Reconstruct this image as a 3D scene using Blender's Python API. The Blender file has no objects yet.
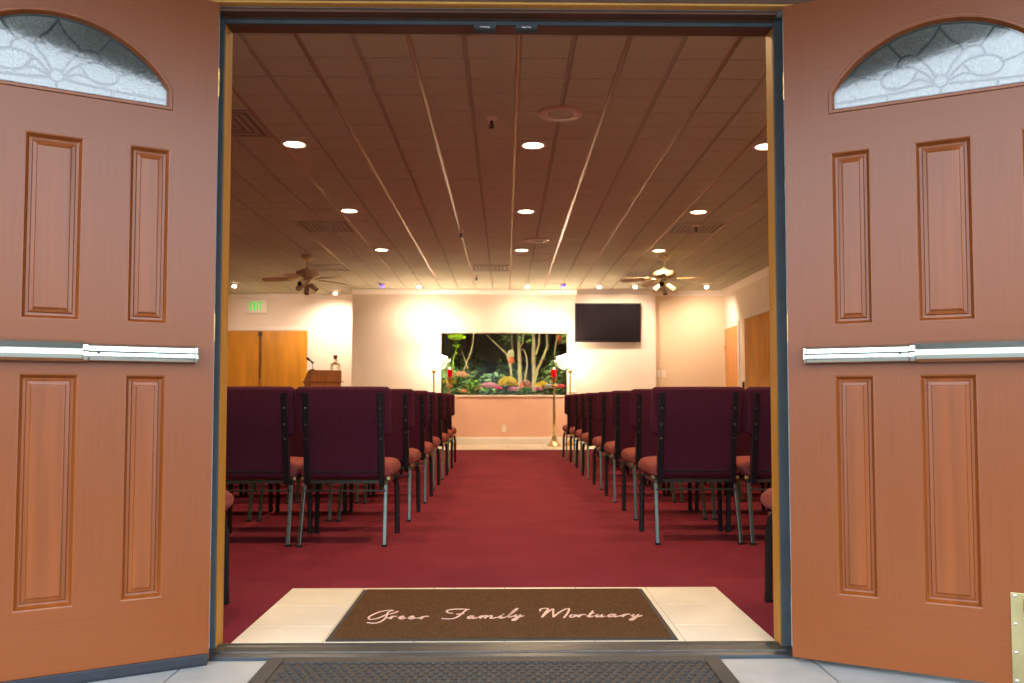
import bpy, bmesh, math, random
from mathutils import Vector, Matrix
R_ = math.radians
C = bpy.context.scene.collection
SC = bpy.context.scene
rng = random.Random(7)

# ------------------------------------------------------------------ camera
cam_d = bpy.data.cameras.new('camera')
cam = bpy.data.objects.new('camera', cam_d); C.objects.link(cam)
cam.location = (0, 0, 0.80)
cam.rotation_euler = (R_(90 + 2.7), 0, R_(-0.9))
cam_d.sensor_width = 36.0; cam_d.sensor_fit = 'HORIZONTAL'
cam_d.lens = 850.0 / 1024.0 * 36.0
cam_d.shift_x = -0.0067067; cam_d.shift_y = 0.0179834
cam_d.clip_start = 0.05; cam_d.clip_end = 300
cam_d.dof.use_dof = True; cam_d.dof.focus_distance = 3.3; cam_d.dof.aperture_fstop = 6.0
SC.camera = cam

# ------------------------------------------------------------------ sky and exposure
SKY = 6.2
W = bpy.data.worlds.new('overcast_sky'); SC.world = W; W.use_nodes = True
nt = W.node_tree; bg = nt.nodes['Background']
tc = nt.nodes.new('ShaderNodeTexCoord'); sep = nt.nodes.new('ShaderNodeSeparateXYZ')
rp = nt.nodes.new('ShaderNodeValToRGB')
nt.links.new(tc.outputs['Generated'], sep.inputs[0]); nt.links.new(sep.outputs['Z'], rp.inputs[0])
rp.color_ramp.elements[0].position = 0.0; rp.color_ramp.elements[0].color = (0.86, 0.94, 1.0, 1)
rp.color_ramp.elements[1].position = 0.7; rp.color_ramp.elements[1].color = (0.62, 0.78, 1.0, 1)
nt.links.new(rp.outputs[0], bg.inputs[0]); bg.inputs[1].default_value = SKY
SC.view_settings.view_transform = 'Standard'; SC.view_settings.look = 'None'
SC.view_settings.exposure = 0.0; SC.view_settings.gamma = 1.0
SC.view_settings.use_curve_mapping = False
try:
    SC.cycles.use_denoising = True; SC.cycles.max_bounces = 10; SC.cycles.diffuse_bounces = 5
    SC.cycles.glossy_bounces = 4; SC.cycles.transmission_bounces = 8
    SC.cycles.caustics_reflective = False; SC.cycles.caustics_refractive = False
    SC.cycles.sample_clamp_indirect = 6.0
except Exception: pass

DOWN_W = 125.0      # recessed ceiling lights
WASH_W = 74.0      # eyeball spots aimed at the far wall
LAMP_E = 38.0       # glowing flower shades
WARM = (1.0, 0.68, 0.38)

# ------------------------------------------------------------------ materials
def M(name, col, rough=0.5, metal=0.0, n=(8, 0.12), bump=None, coat=0.0, emit=None, es=0.0, trans=0.0, ior=1.5,
      stretch=(1, 1, 1), detail=4, spec=0.5, col2=None, sheen=0.0):
    m = bpy.data.materials.new(name); m.use_nodes = True
    t = m.node_tree; b = t.nodes['Principled BSDF']
    co = t.nodes.new('ShaderNodeTexCoord'); mp = t.nodes.new('ShaderNodeMapping')
    mp.inputs['Scale'].default_value = stretch
    t.links.new(co.outputs['Object'], mp.inputs[0])
    nz = t.nodes.new('ShaderNodeTexNoise'); nz.inputs['Scale'].default_value = n[0]; nz.inputs['Detail'].default_value = detail
    t.links.new(mp.outputs[0], nz.inputs['Vector'])
    r = t.nodes.new('ShaderNodeValToRGB')
    a = n[1]
    lo = tuple(c * (1 - a) for c in col); hi = tuple(min(1, c * (1 + a)) for c in (col2 or col))
    r.color_ramp.elements[0].position = 0.3; r.color_ramp.elements[0].color = (*lo, 1)
    r.color_ramp.elements[1].position = 0.7; r.color_ramp.elements[1].color = (*hi, 1)
    t.links.new(nz.outputs['Fac'], r.inputs[0]); t.links.new(r.outputs[0], b.inputs['Base Color'])
    b.inputs['Roughness'].default_value = rough; b.inputs['Metallic'].default_value = metal
    b.inputs['Coat Weight'].default_value = coat; b.inputs['Coat Roughness'].default_value = 0.25
    b.inputs['Transmission Weight'].default_value = trans; b.inputs['IOR'].default_value = ior
    b.inputs['Specular IOR Level'].default_value = spec
    b.inputs['Sheen Weight'].default_value = sheen
    if emit:
        b.inputs['Emission Color'].default_value = (*emit, 1); b.inputs['Emission Strength'].default_value = es
    if bump:
        nb = t.nodes.new('ShaderNodeTexNoise'); nb.inputs['Scale'].default_value = bump[0]; nb.inputs['Detail'].default_value = 3
        t.links.new(mp.outputs[0], nb.inputs['Vector'])
        bp = t.nodes.new('ShaderNodeBump'); bp.inputs['Strength'].default_value = bump[1]; bp.inputs['Distance'].default_value = bump[2] if len(bump) > 2 else 0.01
        t.links.new(nb.outputs['Fac'], bp.inputs['Height']); t.links.new(bp.outputs[0], b.inputs['Normal'])
    return m

WOOD = (0.222, 0.053, 0.0075)
m_wood_v = M('mahogany_vertical', WOOD, 0.33, n=(9.0, 0.07), stretch=(18, 18, 0.4), bump=(14, 0.05, 0.002), coat=0.10, detail=6, spec=0.4)
m_wood_h = M('mahogany_horizontal', WOOD, 0.33, n=(9.0, 0.07), stretch=(0.4, 18, 18), bump=(14, 0.05, 0.002), coat=0.10, detail=6, spec=0.4)
m_wood_p = M('mahogany_panel', (0.235, 0.056, 0.008), 0.32, n=(3.5, 0.16), stretch=(12, 12, 0.5), bump=(10, 0.05, 0.002), coat=0.10, detail=6, spec=0.4)
m_lit_edge = M('lit_underside_wood', (0.62, 0.30, 0.06), 0.45, n=(3, 0.15), stretch=(0.8, 14, 14))  # casing wood brightened, light on its underside put into the colour
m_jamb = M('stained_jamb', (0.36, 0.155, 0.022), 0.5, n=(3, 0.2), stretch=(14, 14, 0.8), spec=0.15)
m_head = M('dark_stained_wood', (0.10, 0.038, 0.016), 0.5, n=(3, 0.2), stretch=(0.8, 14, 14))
m_bronze = M('dark_bronze_metal', (0.055, 0.065, 0.075), 0.38, 0.7, n=(20, 0.15))
m_strip = M('weatherstrip', (0.052, 0.062, 0.067), 0.6, n=(20, 0.1), spec=0.2)
m_rubber = M('black_rubber', (0.027, 0.025, 0.023), 0.65, n=(40, 0.2), bump=(120, 0.3, 0.002))
m_sweep = M('sweep_rubber', (0.012, 0.014, 0.02), 0.5, n=(30, 0.2))
m_glass_fan = M('textured_glass', (0.42, 0.46, 0.41), 0.06, n=(160, 0.35), bump=(60, 0.05, 0.002), trans=0.92, ior=1.9)
m_came = M('lead_came', (0.11, 0.125, 0.14), 0.45, 0.6, n=(30, 0.15))
m_alu = M('polished_nickel_brass', (0.72, 0.76, 0.66), 0.22, 0.95, n=(6, 0.05), stretch=(0.3, 6, 6))
m_brass = M('polished_brass', (0.62, 0.50, 0.24), 0.28, 1.0, n=(8, 0.15))
m_brass_d = M('antique_brass', (0.50, 0.30, 0.10), 0.35, 0.9, n=(10, 0.2))
m_screw = M('steel_screw', (0.75, 0.75, 0.74), 0.25, 1.0, n=(30, 0.1))
m_porch = M('porch_stone_tile', (0.33, 0.33, 0.305), 0.55, n=(5, 0.12), bump=(30, 0.15, 0.004), detail=8)
m_grout = M('grey_grout', (0.30, 0.29, 0.27), 0.9, n=(40, 0.15))
m_ground = M('asphalt', (0.075, 0.075, 0.08), 0.9, n=(30, 0.25), bump=(80, 0.4, 0.01))
m_soffit = M('porch_soffit_paint', (0.16, 0.13, 0.11), 0.8, n=(10, 0.1))
m_stucco = M('grey_stucco', (0.50, 0.50, 0.50), 0.9, n=(30, 0.1), bump=(60, 0.5, 0.01))
m_stucco_d = M('far_building_stucco', (0.14, 0.13, 0.12), 0.9, n=(3, 0.2))
m_wall = M('cream_wall', (0.84, 0.74, 0.62), 0.75, n=(3, 0.03), bump=(120, 0.06, 0.003))
m_wall_o = M('tan_wall', (0.70, 0.56, 0.38), 0.8, n=(40, 0.05), bump=(160, 0.1, 0.003))
m_wains = M('peach_lower_wall', (0.80, 0.48, 0.33), 0.7, n=(3, 0.04))
m_white = M('white_gloss_paint', (0.82, 0.76, 0.68), 0.4, n=(4, 0.03))
m_ceil = M('acoustic_tile', (0.50, 0.51, 0.375), 0.9, n=(260, 0.12), bump=(300, 0.35, 0.003), detail=2)
m_tbar = M('ceiling_bar_enamel', (0.34, 0.205, 0.12), 0.32, 0.5, n=(6, 0.03), spec=0.8)
m_ring = M('speaker_ring_enamel', (0.55, 0.42, 0.32), 0.4, n=(6, 0.03))
m_ceilback = M('ceiling_back', (0.38, 0.375, 0.28), 0.9, n=(20, 0.1))  # tile tone darkened to carry the shade in the grooves
m_ventd = M('vent_recess', (0.19, 0.17, 0.13), 0.8, n=(10, 0.1))
m_vent = M('vent_enamel', (0.36, 0.33, 0.25), 0.5, n=(10, 0.06))
m_dark = M('dark_recess', (0.03, 0.027, 0.024), 0.8, n=(10, 0.1))
m_carpet = M('red_carpet', (0.185, 0.021, 0.036), 0.95, n=(2.2, 0.12), bump=(420, 0.9, 0.006), detail=10, spec=0.1)
m_tile = M('cream_ceramic_tile', (0.72, 0.65, 0.51), 0.35, n=(4, 0.1), detail=8)
m_tilegr = M('tile_grout', (0.42, 0.36, 0.30), 0.9, n=(40, 0.1))
m_mat = M('brown_loop_mat', (0.10, 0.050, 0.022), 0.95, n=(160, 0.35), bump=(380, 0.9, 0.006), detail=3, spec=0.04)
m_matedge = M('mat_edge_rubber', (0.02, 0.018, 0.017), 0.7, n=(30, 0.1))
m_letter = M('pale_pink_yarn', (0.66, 0.42, 0.33), 0.95, n=(300, 0.25))
m_fab = M('maroon_fabric', (0.066, 0.012, 0.026), 0.92, n=(260, 0.45), bump=(500, 0.5, 0.003), detail=2, spec=0.15)
m_seat = M('rose_seat_fabric', (0.20, 0.048, 0.044), 0.92, n=(260, 0.3), bump=(500, 0.5, 0.003), detail=2, spec=0.15)
m_leg = M('pewter_metal', (0.08, 0.088, 0.075), 0.32, 0.85, n=(20, 0.15))
m_blackm = M('black_enamel', (0.007, 0.008, 0.009), 0.4, 0.0, n=(20, 0.15), spec=0.3)
m_oak = M('golden_birch_veneer', (0.60, 0.27, 0.022), 0.4, n=(1.6, 0.22), stretch=(4, 4, 0.6), detail=6, coat=0.2)
m_oak2 = M('orange_wood_veneer', (0.62, 0.27, 0.07), 0.4, n=(2, 0.22), stretch=(5, 5, 0.5), detail=6, coat=0.2)
m_fold = M('pleated_wood_veneer', (0.92, 0.50, 0.16), 0.4, n=(2, 0.2), stretch=(5, 5, 0.5), detail=6, coat=0.2)
m_lect = M('lectern_wood', (0.48, 0.20, 0.06), 0.45, n=(3, 0.2), stretch=(10, 10, 0.8), detail=6)
m_lens = M('lit_lens', (0.9, 0.85, 0.75), 0.5, emit=(1.0, 0.80, 0.50), es=14.0)
m_bulb = M('lit_bulb', (0.9, 0.85, 0.8), 0.5, emit=(1.0, 0.78, 0.58), es=14.0)
m_blue = M('blue_lit_bulb', (0.2, 0.2, 0.8), 0.5, emit=(0.16, 0.10, 1.0), es=3.0)
m_trim_l = M('white_light_trim', (0.75, 0.68, 0.58), 0.4, n=(8, 0.05))
m_shade = M('glowing_glass_petals', (0.95, 0.85, 0.78), 0.4, emit=(1.0, 0.78, 0.58), es=LAMP_E)
m_shade2 = M('pink_glass_petal', (0.95, 0.70, 0.62), 0.4, emit=(1.0, 0.55, 0.42), es=1.1)
m_redglass = M('ruby_candle_glass', (0.55, 0.004, 0.012), 0.12, emit=(1.0, 0.0, 0.02), es=0.35, spec=0.7)
m_flame = M('candle_flame', (1, 0.8, 0.5), 0.5, emit=(1.0, 0.75, 0.4), es=10.0)
m_screen = M('tv_screen', (0.010, 0.008, 0.010), 0.12, n=(3, 0.1), spec=0.3)
m_tvb = M('tv_black_plastic', (0.012, 0.012, 0.012), 0.3, n=(10, 0.1))
m_fan = M('cream_fan_enamel', (0.70, 0.64, 0.44), 0.35, n=(8, 0.06))
m_blade = M('fan_blade_wood', (0.45, 0.30, 0.17), 0.45, n=(4, 0.15), stretch=(1, 10, 10))
m_exit = M('lit_green_letters', (0.0, 0.12, 0.02), 0.5, emit=(0.0, 0.75, 0.04), es=0.95)
m_plate = M('ivory_plate', (0.82, 0.74, 0.62), 0.4, n=(10, 0.03))
m_pane = M('window_glass', (0.97, 0.99, 0.98), 0.0, n=(3, 0.01), trans=1.0, ior=1.45)
m_soil = M('dark_soil', (0.035, 0.024, 0.016), 0.95, n=(30, 0.4), bump=(40, 0.8, 0.02))
m_fence = M('weathered_fence', (0.14, 0.145, 0.125), 0.85, n=(3, 0.3), stretch=(14, 14, 0.8))
m_bark = M('pale_bark', (0.46, 0.36, 0.17), 0.85, n=(6, 0.3), stretch=(3, 3, 1), bump=(20, 0.5, 0.01))
m_leafd = M('dark_leaf', (0.06, 0.12, 0.05), 0.6, n=(3, 0.5), col2=(0.07, 0.15, 0.035))
m_leafm = M('mid_leaf', (0.075, 0.17, 0.035), 0.55, n=(5, 0.4), col2=(0.15, 0.26, 0.05))
m_leafl = M('lime_leaf', (0.25, 0.45, 0.05), 0.55, n=(5, 0.3))
m_limefl = M('lime_blossom', (0.50, 0.72, 0.03), 0.6, n=(20, 0.2))
def petal(name, c): return M(name, c, 0.7, n=(40, 0.15))
m_yel = petal('yellow_petal', (0.85, 0.62, 0.03)); m_pink = petal('pink_petal', (0.85, 0.34, 0.44))
m_mag = petal('magenta_petal', (0.70, 0.06, 0.20)); m_peach = petal('peach_petal', (0.85, 0.40, 0.24))
m_wht = petal('white_petal', (0.85, 0.80, 0.74)); m_red = petal('red_petal', (0.75, 0.05, 0.06)); m_org = petal('orange_petal', (0.80, 0.20, 0.04))

# ------------------------------------------------------------------ mesh helpers
class B:
    def __init__(s): s.bm = bmesh.new(); s.mi = 0
    def _set(s, fs):
        for f in fs: f.material_index = s.mi
    def face(s, pts):
        f = s.bm.faces.new([s.bm.verts.new(p) for p in pts]); f.material_index = s.mi; return f
    def box(s, x0, y0, z0, x1, y1, z1, rot=None, at=(0, 0, 0)):
        vs = []
        for z in (z0, z1):
            for (x, y) in ((x0, y0), (x1, y0), (x1, y1), (x0, y1)):
                p = Vector((x, y, z))
                if rot: p = rot @ p
                vs.append(s.bm.verts.new(p + Vector(at)))
        for q in ((3, 2, 1, 0), (4, 5, 6, 7), (0, 1, 5, 4), (1, 2, 6, 5), (2, 3, 7, 6), (3, 0, 4, 7)):
            s._set([s.bm.faces.new([vs[i] for i in q])])
        return s
    def loft(s, rings, cap=True, closed=True):
        rv = [[s.bm.verts.new(p) for p in r] for r in rings]
        n = len(rv[0])
        for a, b in zip(rv, rv[1:]):
            for i in range(n if closed else n - 1):
                j = (i + 1) % n
                s._set([s.bm.faces.new((a[i], a[j], b[j], b[i]))])
        if cap and closed:
            s._set([s.bm.faces.new(list(reversed(rv[0])))]); s._set([s.bm.faces.new(rv[-1])])
        return s
    def tube(s, path, r, n=8, cap=True, sq=False):
        path = [Vector(p) for p in path]; rings = []
        rr = r if isinstance(r, (list, tuple)) else [r] * len(path)
        up = None
        for i, p in enumerate(path):
            d = (path[min(i + 1, len(path) - 1)] - path[max(i - 1, 0)]).normalized()
            if up is None:
                up = Vector((0, 0, 1)) if abs(d.z) < 0.9 else Vector((0, 1, 0))
            sd = d.cross(up)
            if sd.length < 1e-4: sd = d.cross(Vector((1, 0, 0)))
            sd.normalize(); u2 = sd.cross(d).normalized(); up = u2
            rings.append([p + (sd * math.cos(2 * math.pi * (k + .5) / n) + u2 * math.sin(2 * math.pi * (k + .5) / n)) * rr[i] for k in range(n)])
        return s.loft(rings, cap)
    def lathe(s, prof, at=(0, 0, 0), n=24, rot=None, lobes=None, cap=True):
        rings = []
        for (r, z) in prof:
            ring = []
            for k in range(n):
                a = 2 * math.pi * k / n; q = max(r, 1e-4)
                if lobes: q *= 1 + lobes[1] * math.cos(lobes[0] * a) * min(1, max(0, z / lobes[2]))
                p = Vector((q * math.cos(a), q * math.sin(a), z))
                if rot: p = rot @ p
                ring.append(p + Vector(at))
            rings.append(ring)
        return s.loft(rings, cap)
    def prism(s, poly, a, b, axis='x'):
        f = {'x': lambda p, t: (t, p[0], p[1]), 'y': lambda p, t: (p[0], t, p[1]), 'z': lambda p, t: (p[0], p[1], t)}[axis]
        return s.loft([[f(p, a) for p in poly], [f(p, b) for p in poly]])
    def ball(s, at, r, n=10, sc=(1, 1, 1), rot=None):
        pr = [(r * math.sin(math.pi * k / n), -r * math.cos(math.pi * k / n)) for k in range(n + 1)]
        rings = []
        for (q, z) in pr:
            ring = []
            for k in range(n + 2):
                a = 2 * math.pi * k / (n + 2)
                p = Vector((max(q, 1e-4) * math.cos(a) * sc[0], max(q, 1e-4) * math.sin(a) * sc[1], z * sc[2]))
                if rot: p = rot @ p
                ring.append(p + Vector(at))
            rings.append(ring)
        return s.loft(rings)
    def build(s, name, mats, parent=None, smooth=False, bevel=0.0, seg=2, normals=True):
        bmesh.ops.remove_doubles(s.bm, verts=s.bm.verts, dist=1e-6)
        if normals: bmesh.ops.recalc_face_normals(s.bm, faces=s.bm.faces)
        me = bpy.data.meshes.new(name); s.bm.to_mesh(me); s.bm.free()
        for m in (mats if isinstance(mats, (list, tuple)) else [mats]): me.materials.append(m)
        o = bpy.data.objects.new(name, me); C.objects.link(o)
        if parent is not None: o.parent = parent
        if smooth:
            for p in me.polygons: p.use_smooth = True
            try: me.set_sharp_from_angle(angle=R_(40))
            except Exception: pass
        if bevel:
            md = o.modifiers.new('bevel', 'BEVEL'); md.width = bevel; md.segments = seg; md.limit_method = 'ANGLE'; md.angle_limit = R_(35)
        return o

def struct(o, label=None):
    o['kind'] = 'structure'
    if label: o['label'] = label
    return o
def empty(name, loc=(0, 0, 0), rz=0.0, parent=None):
    o = bpy.data.objects.new(name, None); C.objects.link(o); o.location = loc; o.rotation_euler = (0, 0, rz)
    o.empty_display_size = 0.1
    if parent: o.parent = parent
    return o
def tag(o, label, cat, group=None, kind=None):
    o['label'] = label; o['category'] = cat
    if group: o['group'] = group
    if kind: o['kind'] = kind
    return o
def thing(name, label, cat, loc=(0, 0, 0), rz=0.0, group=None):
    return tag(empty(name, loc, rz), label, cat, group)
def dup(o, parent=None, loc=None, rz=None, label=None):
    c = o.copy(); C.objects.link(c)
    if parent is not None: c.parent = parent
    if loc is not None: c.location = loc
    if rz is not None: c.rotation_euler = (0, 0, rz)
    if label: c['label'] = label
    for ch in list(o.children): dup(ch, c)
    return c
def spot(name, parent, loc, aim, watts, col, angle=100, blend=0.6, size=0.05):
    d = bpy.data.lights.new(name, 'SPOT'); d.energy = watts; d.color = col; d.spot_size = R_(angle); d.spot_blend = blend; d.shadow_soft_size = size
    o = bpy.data.objects.new(name, d); C.objects.link(o)
    o.location = loc; v = Vector(aim) - Vector(loc)
    o.rotation_euler = v.to_track_quat('-Z', 'Y').to_euler()
    if parent: o.parent = parent
    return o

# ------------------------------------------------------------------ setting: floor, ceiling, walls
XL, XR, YI, H = -5.75, 4.01, 2.85, 2.80
YF = 15.35
fl = struct(B().box(XL - .1, 2.74, -0.12, XR + .1, 16.2, 0.0).build('floor', m_carpet), 'red carpeted chapel floor')
def tiles(name, x0, x1, y0, y1, nx, ny, z=0.005, parent=None):
    b = B(); b.mi = 1; b.box(x0, y0, 0.0, x1, y1, z - 0.0015); b.mi = 0
    dx, dy = (x1 - x0) / nx, (y1 - y0) / ny
    for i in range(nx):
        for j in range(ny):
            b.box(x0 + i * dx + .002, y0 + j * dy + .002, 0.001, x0 + (i + 1) * dx - .002, y0 + (j + 1) * dy - .002, z)
    return b.build(name, [m_tile, m_tilegr], parent)
tiles('entry_tiles', -0.90, 0.895, 2.735, 3.65, 6, 3, parent=fl)
tiles('front_tiles', XL, XR, 13.67, YF + .12, 32, 6, parent=fl)

b = B(); b.mi = 1; b.box(XL - .1, 2.74, 2.813, XR + .1, 16.2, 2.95); b.mi = 0
gx0, gy0 = 0.074, 5.20
S = 0.306
VENTS = [(-2.068, 6.115), (-2.068, 9.775), (2.216, 9.775), (0.074 - 0.306, 12.84), (-2.68, 12.84), (2.216, 13.44)]
def in_vent(x, y): return any(abs(x - vx) < .29 and abs(y - vy) < .29 for vx, vy in VENTS)
for i in range(-20, 14):
    for j in range(-9, 37):
        x0 = gx0 + i * S; x1 = x0 + S; y0 = gy0 + j * 0.3055; y1 = y0 + 0.3055
        if x1 < XL or x0 > XR or y1 < YI or y0 > 16.1: continue
        if in_vent((x0 + x1) / 2, (y0 + y1) / 2): continue
        gl = 0.013; gr = 0.013
        ga = 0.0055 if j % 4 == 0 else 0.003; gb = 0.0055 if j % 4 == 3 else 0.003
        X0, X1, Y0, Y1 = max(x0 + gl, XL), min(x1 - gr, XR), max(y0 + ga, YI), min(y1 - gb, 16.1)
        if X1 - X0 < .02 or Y1 - Y0 < .02: continue
        e = 0.003
        lo = [(X0 + e, Y0 + e, H), (X1 - e, Y0 + e, H), (X1 - e, Y1 - e, H), (X0 + e, Y1 - e, H)]
        hi = [(X0, Y0, 2.814), (X1, Y0, 2.814), (X1, Y1, 2.814), (X0, Y1, 2.814)]
        b.loft([hi, lo])
for i in range(-20, 14):
    if i % 2:
        x = gx0 + i * S
        if XL < x < XR: b.mi = 1; b.box(x - .0135, YI, 2.8055, x + .0135, 16.1, 2.8135)  # groove strips, their shade painted as a darker tile tone
ce = struct(b.build('ceiling', [m_ceil, m_ceilback]), 'brown tinted acoustic tile ceiling with long grooves')
b = B()
for i in range(-20, 14):
    if i % 2 == 0:
        x = gx0 + i * S
        if XL < x < XR: b.box(x - .012, YI, 2.804, x + .012, 16.1, 2.8135)
b.build('ceiling_grid', m_tbar, ce)

T = 0.15
b = B(); b.box(XL - T, 2.725, -.1, XL, 16.25, 2.95); struct(b.build('wall_left', m_wall))
b = B(); b.box(XR, 2.725, -.1, XR + T, 16.25, 2.95); struct(b.build('wall_right', m_wall))
# entrance wall with the double-door opening
b = B(); zo = 2.078
b.box(XL - T, 2.725, -.1, -0.946, YI, 2.95); b.box(0.925, 2.725, -.1, XR + T, YI, 2.95); b.box(-0.946, 2.725, zo, 0.925, YI, 2.95)
struct(b.build('wall_entrance', m_stucco))
# far wall: left recess, central bay with window, tv bay, right recess
WX0, WX1, WZ0, WZ1 = -1.180, 1.128, 0.885, 2.022
b = B(); b.box(XL, 16.1, -.1, -2.70, 16.25, 2.95); struct(b.build('wall_recess', m_wall))
b = B()
b.box(-2.77, YF, -.1, WX0, YF + T, 2.95); b.box(WX1, YF, -.1, 1.30, YF + T, 2.95)
b.box(WX0, YF, -.1, WX1, YF + T, WZ0); b.box(WX0, YF, WZ1, WX1, YF + T, 2.95)
b.box(-2.77, YF + T, -.1, -2.62, 16.25, 2.95)
struct(B().box(1.29, 15.27, -.1, 2.71, YF + T, 2.95).build('wall_television', m_wall, bevel=.004))
struct(B().box(2.71, 15.45, -.1, XR, YF + 2 * T, 2.95).build('wall_alcove', m_wall_o))
struct(b.build('wall_far', m_wall), 'cream far wall with garden window')
bmb = B(); bmb.box(-2.765, YF - .012, .13, 1.285, YF, WZ0 - .005)
struct(bmb.build('trim_1', m_wains), 'peach painted lower part of the far wall')
# crown mouldings
def crown(name, x0, x1, y, z0=2.705, d=0.085):
    pr = [(y, z0), (y - .012, z0), (y - .014, z0 + .012), (y - .03, z0 + .02), (y - .055, z0 + .05), (y - d + .01, z0 + .075), (y - d, z0 + .08), (y - d, 2.799), (y, 2.799)]
    return struct(B().prism(pr, x0, x1, 'x').build(name, m_white))
crown('trim_2', -2.77, 1.29, YF); crown('trim_3', 1.29, 2.71, 15.27); crown('trim_4', 2.71, XR, 15.45); crown('trim_5', XL, -2.77, 16.1)
prr = [(XR, 2.705), (XR - .012, 2.705), (XR - .03, 2.725), (XR - .055, 2.755), (XR - .085, 2.785), (XR - .085, 2.799), (XR, 2.799)]
struct(B().prism(prr, YI, 15.45, 'y').build('trim_6', m_white))
def board(name, x0, x1, y, h=0.135):
    pr = [(y, 0), (y - .016, 0), (y - .016, h - .03), (y - .011, h - .02), (y - .009, h - .004), (y, h)]
    return struct(B().prism(pr, x0, x1, 'x').build(name, m_white))
board('baseboard_far', -2.77, 1.29, YF - .012); board('baseboard_television', 1.29, 2.71, 15.27); board('baseboard_alcove', 2.71, XR, 15.45)
def rail(name, x0, x1, y):
    pr = [(y, .925), (y - .018, .93), (y - .026, .945), (y - .018, .962), (y, .966)]
    return struct(B().prism(pr, x0, x1, 'x').build(name, m_white))
rail('trim_7', -2.77, WX0 - .05, YF); rail('trim_8', WX1 + .05, 1.29, YF)

# garden window
wn = struct(empty('window_1', (0, YF, 0)), 'wide garden window in the far wall')
b = B(); f = 0.014
b.box(WX0, -.012, WZ0, WX0 + f, T, WZ1); b.box(WX1 - f, -.012, WZ0, WX1, T, WZ1); b.box(WX0, -.012, WZ1 - f * .5, WX1, T, WZ1)
b.build('window_frame', m_wall, wn, bevel=.004)
B().box(WX0 - .03, -.035, WZ0 - .025, WX1 + .03, T, WZ0 + .006).build('window_sill', m_wall, wn, bevel=.004)
B().box(WX0 + f, .10, WZ0 + .004, WX1 - f, .106, WZ1 - .01).build('pane', m_pane, wn)

# far doors
def flush_door(name, x0, x1, z1, y, hinge_left, mat, label):
    r = struct(empty(name, (0, y, 0)), label)
    B().box(x0, -.045, .01, x1, -.005, z1).build('leaf', mat, r, bevel=.003)
    return r
d3 = flush_door('door_3', -5.46, -4.617, 2.10, 16.1, True, m_oak, 'far left honey wood door leaf beside the astragal')
d4 = flush_door('door_4', -4.592, -3.745, 2.10, 16.1, False, m_oak, 'honey wood door leaf behind the lectern')
b = B(); b.box(-4.64, -.058, .01, -4.60, -.044, 2.095); b.build('astragal', m_jamb, d3, bevel=.003)
b = B(); b.box(-4.655, -.075, 2.0, -4.585, -.045, 2.085); b.box(-4.63, -.066, 1.2, -4.61, -.058, 2.0); b.build('flush_bolt', m_leg, d3, bevel=.004)
b = B(); b.box(-4.69, -.075, .985, -4.64, -.045, 1.06); b.build('latch_case', m_leg, d3, bevel=.004)
b = B(); b.box(-4.575, -.075, .97, -4.49, -.045, 1.035); b.tube([(-4.53, -.07, 1.0), (-4.53, -.11, 1.0), (-4.46, -.115, 1.0)], .011); b.build('door_handle', m_brass, d4, bevel=.003)
b = B(); c = .075
b.box(-5.46 - c, -.03, 0, -5.462, 0, 2.105 + c); b.box(-3.742, -.03, 0, -3.742 + c, 0, 2.105 + c); b.box(-5.462, -.03, 2.105, -3.742, 0, 2.105 + c)
o = struct(b.build('trim_9', m_white, bevel=.006)); o.location = (0, 16.1, 0)
# right wall doors
d5 = struct(empty('door_5', (XR, 0, 0)), 'flush orange wood door on the right wall by the corner')
B().box(-.012, 14.56, .01, -.002, 15.40, 2.085).build('leaf', m_oak2, d5, bevel=.003)
for z in (0.95, 1.75): B().box(-.022, 15.385, z - .05, -.008, 15.41, z + .05).build('hinge', m_brass_d, d5)
b = B(); b.ball((-.075, 14.64, .97), .03, 8); b.tube([(-.01, 14.64, .97), (-.07, 14.64, .97)], .012); b.build('door_knob', m_brass, d5, smooth=True)
b = B(); b.box(-.016, 14.47, 0, 0, 14.558, 2.17); b.box(-.016, 15.402, 0, 0, 15.44, 2.17); b.box(-.016, 14.558, 2.087, 0, 15.402, 2.17)
o = struct(b.build('trim_10', m_white, bevel=.006)); o.location = (XR, 0, 0)
d6 = struct(empty('door_6', (XR, 0, 0)), 'pleated wooden folding door on the right wall')
z1 = 2.13; ring = []
ya, yb, npl = 11.75, 13.93, 11
for k in range(npl * 2 + 1):
    ring.append((-.012 - (0.085 if k % 2 else 0.0), yb - (yb - ya) * k / (npl * 2)))
poly = ring + [(p[0] + .008, p[1]) for p in reversed(ring)]
B().prism(poly, .02, z1, 'z').build('pleated_leaf', m_fold, d6)
B().box(-.125, 13.84, .9, -.10, 13.90, 1.10).build('latch_plate', m_blackm, d6, bevel=.004)
b = B(); b.box(-.04, 13.93, 0, 0, 14.02, 2.2); b.box(-.04, 11.66, 0, 0, 11.75, 2.2); b.box(-.04, 11.75, z1, 0, 13.93, 2.2)
o = struct(b.build('trim_11', m_white, bevel=.005)); o.location = (XR, 0, 0)

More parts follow.
